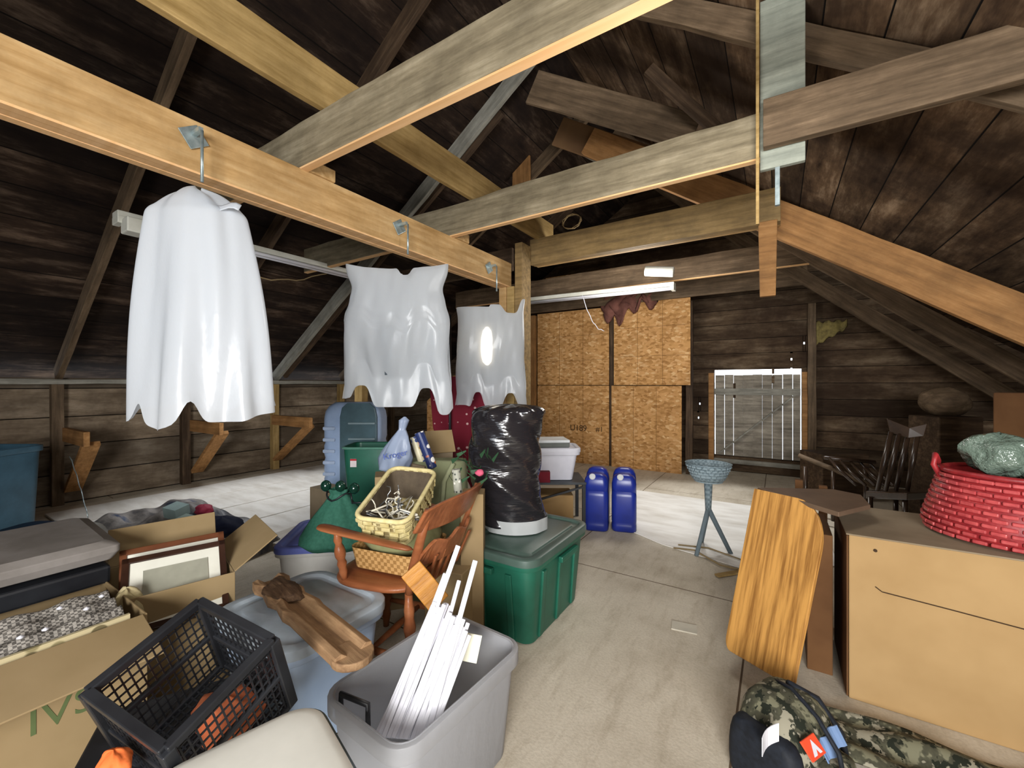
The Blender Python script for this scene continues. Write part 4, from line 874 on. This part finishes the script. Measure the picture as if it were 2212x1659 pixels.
# dark rocking chair and spindles beyond
m_dk = M('dark_varnished_wood', '#30241c', '#443428', sc=6, rough=.25, spec=.6, bump=.03)
rc = PD(1905, 1000, 2.95)
t = thing('rocking_chair', 'dark spindle-back chair tipped over beyond the tan box', 'chair', (rc.x, rc.y, 0), YAW)
A = [PD(1925, 915, 2.95), PD(2000, 935, 2.85)]
b = B(); b.grid(lambda u, v: (PD(1918+95*u, 910+8*u+22*v, 2.95-.1*u)-t.location+Fv*.02*math.sin(u*PI)), 10, 3)
for v in b.bm.verts: v.co = v.co
def toL(p): return t.matrix_world.inverted() @ p
t.matrix_world = Matrix.Translation((rc.x, rc.y, 0)) @ Matrix.Rotation(YAW, 4, 'Z')
bpy.context.view_layer.update()
b.bm.free(); b = B(); b.loft([[toL(PD(1915, 905, 2.95)), toL(PD(1922, 935, 2.95)), toL(PD(1922, 935, 2.99)), toL(PD(1915, 905, 2.99))], [toL(PD(1965, 925, 2.90)), toL(PD(1962, 948, 2.90)), toL(PD(1962, 948, 2.94)), toL(PD(1965, 925, 2.94))], [toL(PD(2004, 916, 2.86)), toL(PD(1996, 944, 2.86)), toL(PD(1996, 944, 2.90)), toL(PD(2004, 916, 2.90))]])
ob('crest_rail', b, m_dk, t, bev=.004)
for i, (x0, x1) in enumerate(((1925, 1895), (1943, 1913), (1962, 1935), (1982, 1960))):
    b = B(); b.tube([toL(PD(x0, 935+3*i, 2.93)), toL(PD((x0+x1)/2, 1000, 2.93)), toL(PD(x1, 1062, 2.93))], [.013, .018, .012], 8); ob('spindle', b, m_dk, t, smooth=True)
b = B(); b.loft([[toL(PD(x, y, d_)) for x, y, d_ in ((1870, 1062, 3.1), (1960, 1066, 2.75), (2010, 1064, 3.0), (1930, 1056, 3.3))], [toL(PD(x, y+16, d_)) for x, y, d_ in ((1870, 1062, 3.1), (1960, 1066, 2.75), (2010, 1064, 3.0), (1930, 1056, 3.3))]]); ob('seat', b, m_dk, t, bev=.006)
for x, y in ((1880, 3.05), (1955, 2.8), (1995, 3.0), (1935, 3.2)):
    p = PD(x, 1075, y); b = B(); b.tube([toL(p), toL(Vector((p.x, p.y, 0)))], .016, 8); ob('leg', b, m_dk, t, smooth=True)
t = thing('spindle_rack', 'pile of shiny dark turned spindles lying beyond the table', 'rack', (PD(1830, 1020, 3.6).x, PD(1830, 1020, 3.6).y, 0)); org = t.location.copy()
for i in range(5):
    b = B(); b.tube([PD(1790+22*i, 990+3*i, 3.8)-org, PD(1815+22*i, 1018+2*i, 3.65)-org, PD(1850+20*i, 1050, 3.5)-org], [.011, .016, .012], 8); ob('spindle', b, m_dk, t, smooth=True)
b = B(); b.tube([PD(1725, 985, 4.0)-org, PD(1800, 1015, 3.8)-org, PD(1900, 1058, 3.5)-org], .022, 8); ob('rail', b, m_raft, t, smooth=True)
b = B(); b.tube([PD(1780, 990, 3.82)-org, PD(1890, 1000, 3.75)-org], .018, 8); ob('top_rail', b, m_dk, t, smooth=True)
for x in (1740, 1800, 1870):
    p = PD(x, 1010, 3.8); b = B(); b.tube([p-org, Vector((p.x, p.y, 0))-org], .018, 8); ob('leg', b, m_dk, t, smooth=True)
b = B(); b.box((0, 0, .25), (.5, .35, .50)); tag(ob('storage_chest', b, m_dark, bev=.01, loc=Vector((PD(1800, 1060, 4.6).x, PD(1800, 1060, 4.6).y, 0)), rot=(0, 0, YAW)), 'low dark chest on the floor in front of the hatch door', 'chest')
b = B(); b.grid(lambda u, v: Vector((.32*u, .02*math.sin(u*9), -.30*v*(1-.7*u)+.02*math.sin(u*20))), 12, 10); tag(ob('insulation_scrap', b, M('yellow_insulation', '#8a7c48', '#5d5230', sc=14, bump=.6), smooth=True, solid=.03, loc=(.42, 6.68, 2.05)), 'torn yellowish insulation scrap right of the gable stud', 'insulation')
for i, (px, py, lab) in enumerate(((2040, 870, 'rounded dusty lump in the dark right eave'), )):
    b = B(); blob(b, (0, 0, 0), (.18, .15, .14), 50, .12); tag(ob('stuffed_sack', b, m_raft, smooth=True, loc=PD(px, py, 3.9)), lab, 'sack')
    p = PD(px, py, 3.9); b = B(); b.box((0, 0, 0), (.4, .3, p.z-.13)); tag(ob('storage_chest', b, m_dark, bev=.01, loc=(p.x, p.y, (p.z-.13)/2), rot=(0, 0, YAW)), 'dark chest standing in the right eave shadow', 'chest')
b = B(); b.box((0, 0, .60), (.28, .25, 1.2)); tag(ob('tall_carton', b, m_cardd, bev=.01, loc=(PD(2195, 900, 2.4).x+.1, PD(2195, 900, 2.4).y, 0), rot=(0, 0, YAW)), 'dim upright carton at the right edge behind the red basket', 'box')

# ------------------------------------------------------------------ camo backpack and cloth
def camo():
    m, t_, b_ = base('woodland_camouflage', .85, .2); n1 = noise(t_, coords(t_, (1, 1, .5)), 16, 3); n2 = noise(t_, coords(t_, (1, 1, .4)), 28, 3)
    col = ramp(t_, n1, [(.42, hx('#77755f')), (.45, hx('#504f3f')), (.55, hx('#403f33')), (.58, hx('#8f8a78'))]); col = mix(t_, ramp(t_, n2, [(.56, (0, 0, 0, 1)), (.58, (1, 1, 1, 1))]), col, hx('#22261d'))
    t_.links.new(col, b_.inputs[0]); return m
m_camo = camo()
bp_ = Vector((.03, 1.60, 0))
PKS = 1
t = thing('camouflage_backpack', 'camouflage backpack with orange patch and white tag on the floor', 'backpack', bp_, YAW+math.radians(28))
def pk(z, k, dy=0): return [Vector((p.x, p.y+dy, p.z)) for p in rr(.30*k, .24*k, .09*k, z, 6)]
t.scale = (.92, .92, .70)
b = B(); b.loft([pk(0, .9), pk(.03, 1), pk(.16, 1.02), pk(.26, .96, .01), pk(.33, .78, .02), pk(.37, .45, .03)]); ob('pack_body', b, m_camo, t, smooth=True, sub=1)
b = B(); b.loft([[Vector((p.x*.75, p.y*.4-.125, p.z)) for p in rr(.30*k, .24*k, .08*k, z, 6)] for z, k in ((.015, .9), (.04, 1), (.15, 1), (.20, .8))]); ob('front_pocket', b, m_camo, t, smooth=True, sub=1)
m_nyl = M('black_nylon', '#1d222b', '#14171d', sc=40, rough=.7, bump=.1)
b = B(); b.loft([[Vector((p.x-.135, p.y, p.z)) for p in rr(.08*k, .235*k, .038*k, z, 6)] for z, k in ((.0, .9), (.03, 1.02), (.15, 1.05), (.25, .95), (.29, .7))]); ob('side_pocket', b, m_nyl, t, smooth=True, sub=1)
b = B(); b.tube([(-.02, -.175, .18), (-.01, -.155, .26), (.0, -.09, .345), (.02, -.0, .385), (.04, .06, .36)], .008, 6); b.tube([(.12, -.13, .05), (.15, -.09, .2), (.12, -.03, .32), (.05, .03, .375)], .012, 6); ob('strap', b, m_nyl, t, smooth=True)
b = B(); b.box((0, 0, 0), (.075, .006, .06)); pt = ob('logo_patch', b, M('orange_patch', '#e2502c', '#d8472a', bump=0), t, loc=(-.085, -.118, .29), rot=(math.radians(-38), 0, 0), bev=.002)
b = B(); b.poly([(-.022, -.0045, -.02), (.004, -.0045, .022), (.022, -.0045, -.02), (.010, -.0045, -.02), (.004, -.0045, -.004), (-.006, -.0045, -.020)], .002, (0, -1, 0)); ob('logo_mark', b, m_slat, pt)
b = B(); b.grid(lambda u, v: Vector((-.085*u, .01*math.sin(u*3), .075*v-.02*u)), 6, 4); ob('white_tag', b, m_slat, t, solid=.002, loc=(-.165, -.06, .30))
b = B(); b.grid(lambda u, v: Vector((-.02+.10*u, -.132+.03*v+.006*math.sin(u*11), .20+.06*v+.03*u)), 10, 5); ob('blue_band', b, M('blue_webbing', '#6d86ac', rough=.6), t, solid=.004)
cl = PZ(1960, 1640, .03)
b = B(); b.grid(lambda u, v: Vector((-.28+.8*u, -.16+.26*v, .03+.012*math.sin(u*11+v*5)+.010*math.sin(v*13-u*4))), 40, 24); tag(ob('camouflage_cloth', b, m_camo, smooth=True, solid=.01, loc=(.42, 1.88, 0), rot=(0, 0, 0)), 'crumpled camouflage cloth on the floor along the big tan box', 'cloth')

# ------------------------------------------------------------------ lower left clutter
def cbox(name, lab, loc, rz, w, d, h, mat, flaps=(), z0=0, th=.006, inner=None):
    t = thing(name, lab, 'box', (loc[0], loc[1], z0), rz)
    b = B(); b.box((0, 0, th/2), (w, d, th)); 
    for s in (-1, 1): b.box((s*(w/2-th/2), 0, h/2), (th, d, h)); b.box((0, s*(d/2-th/2), h/2), (w-2*th, th, h))
    ob('carton_body', b, mat, t, bev=.002)
    for side, L_, ang in flaps:   # ang: 0 = straight up, 90 = horizontal outward
        a = math.radians(ang); b = B()
        if side in 'xX':
            s = 1 if side == 'x' else -1; b.box((s*(w/2+math.sin(a)*L_/2), 0, h+math.cos(a)*L_/2), (.006, d*.97, L_), Matrix.Rotation(s*a, 3, 'Y'))
        else:
            s = 1 if side == 'y' else -1; b.box((0, s*(d/2+math.sin(a)*L_/2), h+math.cos(a)*L_/2), (w*.97, .006, L_), Matrix.Rotation(-s*a, 3, 'X'))
        ob('flap', b, mat, t, bev=.002)
    return t
c1 = cbox('open_carton', 'big open carton at lower left with its long flap folded out', (-2.06, .13, 0), math.radians(0), .50, .80, .47, m_card, (('x', .20, 108),))
text('IVS', .11, M('green_ink', '#5d6b42', bump=0), c1, (.2505, .20, .27), (PI/2, 0, PI/2))
c2 = cbox('open_carton', 'open carton holding framed pictures, flaps raised', (-2.20, .72, 0), math.radians(-14), .42, .40, .45, m_card, (('X', .16, 18), ('y', .20, 55)))
# frames in the second carton
m_frame = M('dark_brown_moulding', '#3a2216', '#2a170e', sc=12, rough=.35); m_mat = M('white_mount', '#dedccf', '#d4d2c4', bump=0); m_glass = M('grey_picture', '#8b8a7c', '#a5a392', sc=5, rough=.2, bump=0)
def frame(lab, cx, mf, w, h):
    """cx = image-space centre"""
    t = thing('picture_frame', lab, 'picture frame', cx[0], rot=cx[1])
    for s in (-1, 1):
        b = B(); b.box((s*(w/2-.012), 0, 0), (.024, .02, h)); ob('frame_side', b, mf, t, bev=.003)
        b = B(); b.box((0, 0, s*(h/2-.012)), (w, .02, .024)); ob('frame_side', b, mf, t, bev=.003)
    b = B(); b.box((0, 0, 0), (w-.03, .008, h-.03)); ob('mount', b, m_mat, t)
    b = B(); b.box((0, -.006, 0), (w-.13, .004, h-.13)); ob('picture', b, m_glass, t)
rz2 = math.radians(76)
frame('dark framed picture with wide white mount, front of the carton', (Vector((-2.07, .70, .43)), (math.radians(-42), 0, math.radians(72))), m_frame, .34, .30)
frame('brown framed picture behind the white-mounted one', (Vector((-2.20, .74, .43)), (math.radians(-32), 0, math.radians(74))), M('reddish_frame', '#6b3d22', '#5a3019', rough=.4), .36, .28)
b = B(); blob(b, (0, 0, 0), (.045, .05, .10), 9, .4); tag(ob('crumpled_paper', b, M('yellowed_paper', '#b8a983', '#a39468', sc=14, bump=.5), smooth=True, loc=(-2.06, .54, .38)), 'crumpled yellowed newspaper stuffed beside the frames', 'paper')
# contents of the first carton
m_dust = M('dusty_grey_vinyl', '#8b8580', '#76706a', sc=6, rough=.6)
b = B(); b.loft([rr(.44, .66, .02, 0), rr(.46, .70, .02, .03), rr(.46, .70, .02, .055), rr(.40, .62, .03, .075)]); tag(ob('grey_case', b, m_dust, bev=.003, loc=(-2.46, .22, .565), rot=(0, .06, 0)), 'flat dusty grey case lying across the big open carton', 'case')
b = B(); b.box((0, 0, 0), (.42, .64, .07)); tag(ob('black_case', b, m_black, bev=.01, loc=(-2.44, .22, .51), rot=(0, .06, 0)), 'thin black case beneath the dusty grey one', 'case')
b = B(); b.box((0, 0, .25), (.40, .60, .50)); tag(ob('cardboard_carton', b, m_card3, bev=.003, loc=(-2.56, .22, 0)), 'carton supporting the two stacked cases at lower left', 'box')
m_bead = weave('beaded_grey_weave', '#a8a299', '#3a3632', 120)
b = B(); b.grid(lambda u, v: Vector((-.15+.20*u, -.33+.66*v, .01*math.sin(u*17)+.006*math.sin(v*31))), 30, 60); tag(ob('beaded_mat', b, m_bead, smooth=True, solid=.008, loc=(-1.93, .16, .475), rot=(0, .1, 0)), 'grey beaded mat laid over the front carton contents', 'mat')
b = B()
for i in range(13): b.lathe([(.001, -.006), (.010, 0), (.001, .006)], (rnd.uniform(-.08, .06), -.3+.05*i, .012), 6)
tag(ob('bead_string', b, m_slat, smooth=True, loc=(-1.93, .16, .487), rot=(0, .1, 0)), 'string of small white beads on the grey mat', 'beads')
b = B(); b.box((0, 0, 0), (.012, .62, .10)); tag(ob('printed_strip', b, printm('cream_leaf_print', '#c2b48e', '#6f6448', '#8f8460', 16), loc=(-1.835, .18, .43)), 'cream printed cloth edge inside the big carton', 'cloth')
b = B(); b.box((0, 0, .18), (.46, .50, .36)); tag(ob('cardboard_carton', b, m_card3, bev=.004, loc=(-3.02, .52, 0), rot=(0, 0, .2)), 'dusty low carton behind the grey case, under the clear plastic', 'box')
# plastic and tarps
for i, (px, py, d_, r, lab) in enumerate(((175, 1165, 2.15, (.10, .09, .08), 'clear plastic bag of silver scraps on the grey case'), (70, 1225, 2.05, (.16, .10, .025), 'loose flattened clear plastic on the dusty case'))):
    b = B(); blob(b, (0, 0, 0), r, 60+i, .25, 40, 24); tag(ob('clear_bag', b, m_clearbag, smooth=True, loc=PD(px, py, d_), rot=(0, 0, YAW)), lab, 'bag')
for i in range(7):
    b = B(); blob(b, (0, 0, 0), (.03, .02, .02), 70+i, .4, 10, 7); tag(ob('silver_scrap', b, m_steel, loc=PD(165+rnd.uniform(-25, 30), 1168+rnd.uniform(-18, 20), 2.15)), 'crumpled silver scrap inside the clear plastic bag', 'scrap', 'silver scraps in the clear bag')
b = B(); b.lathe([(.001, 0), (.05, 0), (.062, .008), (.058, .010), (.04, .004), (.001, .004)], n=24); tag(ob('white_dish', b, m_slat, smooth=True, loc=PD(251, 1172, 2.12), rot=(math.radians(48), 0, YAW-.5)), 'small white oval dish propped behind the picture carton', 'dish')
# soft heap
def heap(u, v):
    x = -.72+1.44*u; y = -.34+.68*v; e = max(0, (1-(abs(2*u-1))**2.5)*(1-abs(2*v-1)**2.5))
    return Vector((x, y, e**.4*(.30+.035*math.sin(9*u+5*v)+.022*math.sin(19*u-8*v)+.012*math.sin(25*v+13*u)+.004*math.sin(60*u+20*v))))
hp = Vector((-3.86, 1.30, .0))
b = B(); b.grid(heap, 90, 50)
m_tarp, t_, b_ = base('grey_navy_tarp', .55, .4); n1 = noise(t_, coords(t_, (1, 2.5, 1)), 4, 5); t_.links.new(ramp(t_, n1, [(.32, hx('#263040')), (.45, hx('#5d5a58')), (.6, hx('#8a8580')), (.72, hx('#33425e'))]), b_.inputs[0]); bumpit(t_, b_, n1, .5, .02)
o = ob('clothing_heap', b, m_tarp, smooth=True, loc=hp, rot=(0, 0, math.radians(12))); tag(o, 'heap of grey and navy clothes and tarps along the floor at left', 'clothes')
for i, (px, py, c, s, lab) in enumerate(((440, 1095, '#9c3048', (.07, .05, .04), 'red-pink garment at the end of the clothing heap'), (382, 1100, '#8fa5a3', (.06, .05, .05), 'small pale teal box on top of the clothing heap'), (405, 1130, '#9db3ae', (.07, .05, .05), 'pale mint box half sunk in the clothing heap'), (480, 1130, '#1b2340', (.15, .10, .06), 'navy garment spilling off the heap toward the carton'))):
    b = B(); p = PZ(px, py+8, .33)
    if 'box' in lab: b.box((0, 0, 0), tuple(2*q for q in s), Euler((.2, .1, .3)).to_matrix())
    else: blob(b, (0, 0, 0), s, 80+i, .2)
    tag(ob('folded_garment' if 'box' not in lab else 'small_box', b, M('heap_colour_%d' % i, c, rough=.7), smooth='box' not in lab, loc=p), lab, 'garment' if 'box' not in lab else 'box')
b = B(); b.box((0, 0, 0), (.34, .75, .03)); tag(ob('white_foam_board', b, M('white_board', '#c8c2b8', '#b8b0a2', bump=.05), bev=.003, loc=(-3.28, 2.05, .035), rot=(0, 0, .15)), 'pale flat board on the floor behind the white bin', 'board')

# black milk crate
CR = Matrix.Identity(3)
cc = PD(395, 1490, .99)
t = thing('milk_crate', 'black plastic mesh crate tipped open toward the camera', 'crate', cc)
# rim corners in space
S = .34
Tc, Rc_, Lc = PD(432, 1302, 1.16), PD(588, 1385, 1.07), PD(270, 1520, .93)
ux = (Rc_-Tc).normalized(); uy = (Lc-Tc); uy = (uy-ux*uy.dot(ux)).normalized(); uz = ux.cross(uy)
if uz.z > 0: uz = -uz
R3 = Matrix((ux, uy, -uz)).transposed(); Mx = R3.to_4x4(); 
Wc, Hc, Dc = (Rc_-Tc).length, (Lc-Tc).length, .27
Mx.translation = Tc; t.matrix_world = Mx
def cframe(b, z, k=.022):
    for (p, q) in (((0, 0), (Wc, 0)), ((Wc, 0), (Wc, Hc)), ((Wc, Hc), (0, Hc)), ((0, Hc), (0, 0))): b.bar((p[0], p[1], z), (q[0], q[1], z), k, k)
b = B(); cframe(b, 0); ob('crate_rim', b, m_black, t, bev=.003)
b = B(); cframe(b, -Dc, .016); cframe(b, -Dc*.5, .014); ob('crate_band', b, m_black, t, bev=.003)
for x in (0, Wc):
    for y in (0, Hc): b = B(); b.bar((x, y, 0), (x, y, -Dc), .026); ob('crate_corner', b, m_black, t, bev=.003)
b = B(); n_ = 15
for i in range(1, n_): b.bar((Wc*i/n_, 0, -Dc), (Wc*i/n_, Hc, -Dc), .004); b.bar((0, Hc*i/n_, -Dc), (Wc, Hc*i/n_, -Dc), .004)
ob('base_grid', b, m_black, t)
for (p, q) in (((0, 0), (Wc, 0)), ((Wc, 0), (Wc, Hc)), ((Wc, Hc), (0, Hc)), ((0, Hc), (0, 0))):
    b = B(); p, q = Vector((*p, 0)), Vector((*q, 0))
    for i in range(1, 14): a_ = p.lerp(q, i/14); b.bar(a_, a_+Vector((0, 0, -Dc)), .0035)
    for z in (.1, .2, .3, .4, .6, .7, .8, .9): b.bar(p+Vector((0, 0, -Dc*z)), q+Vector((0, 0, -Dc*z)), .0035)
    ob('side_grid', b, m_black, t)
b = B(); blob(b, (0, 0, 0), (.10, .07, .05), 91, .2); tag(ob('orange_cloth', b, M('orange_fabric', '#e08258', '#cc6a42', rough=.8), smooth=True, loc=PD(490, 1545, 1.12)), 'orange cloth seen through the black crate mesh', 'cloth')
b = B(); blob(b, (0, 0, 0), (.035, .03, .04), 92, .2); tag(ob('orange_cloth', b, M('bright_orange_fabric', '#ee7a3e', '#de6a30', rough=.8), smooth=True, loc=PD(245, 1662, .90)), 'bright orange scrap at the bottom edge under the crate', 'cloth')
b = B(); b.box((0, 0, .15), (.40, .36, .30)); tag(ob('dark_carton', b, m_black, bev=.006, loc=(PD(400, 1600, 1.12).x-.05, PD(400, 1600, 1.12).y, 0), rot=(0, 0, YAW+.5)), 'dark box beneath the black mesh crate', 'box')

# rough wooden gutter on the blue tote
def tog(px, py, z): return PZ(px, py, z)
g0, g1 = PZ(585, 1262, .435)+Vector((-.02, 0, 0)), PZ(765, 1420, .435)
Mx, L = fr(g0, g1); t = thing('wooden_trough', 'rough brown wooden trough lying on the light blue tote', 'trough', Mx.translation, rot=Mx.to_euler())
b = B(); rg = []
for i in range(16):
    x = -L/2+L*i/15; e = .008*math.sin(i*2.1) if i < 8 else 0; w_ = .058+e
    rg.append([Vector((x, -w_, -.012)), Vector((x, -w_, .02+e)), Vector((x, -w_+.02, .026)), Vector((x, -.014, .006)), Vector((x, .014, .006)), Vector((x, w_-.02, .026)), Vector((x, w_, .02)), Vector((x, w_, -.012))])
b.loft(rg); ob('trough_body', b, m_rough, t, bev=.002)
b = B(); b.tube([(L/2-.01, 0, -.012), (L/2-.01, 0, .012)], .062, 20); ob('rounded_end', b, m_rough, t, bev=.003)
b = B(); blob(b, (-L*.28, 0, .02), (.11, .055, .022), 33, .25); ob('bark_patch', b, wood('bark_brown', '#3d2c1f', '#5c4532', '#7a6048', sc=9, knots=False), t, smooth=True)
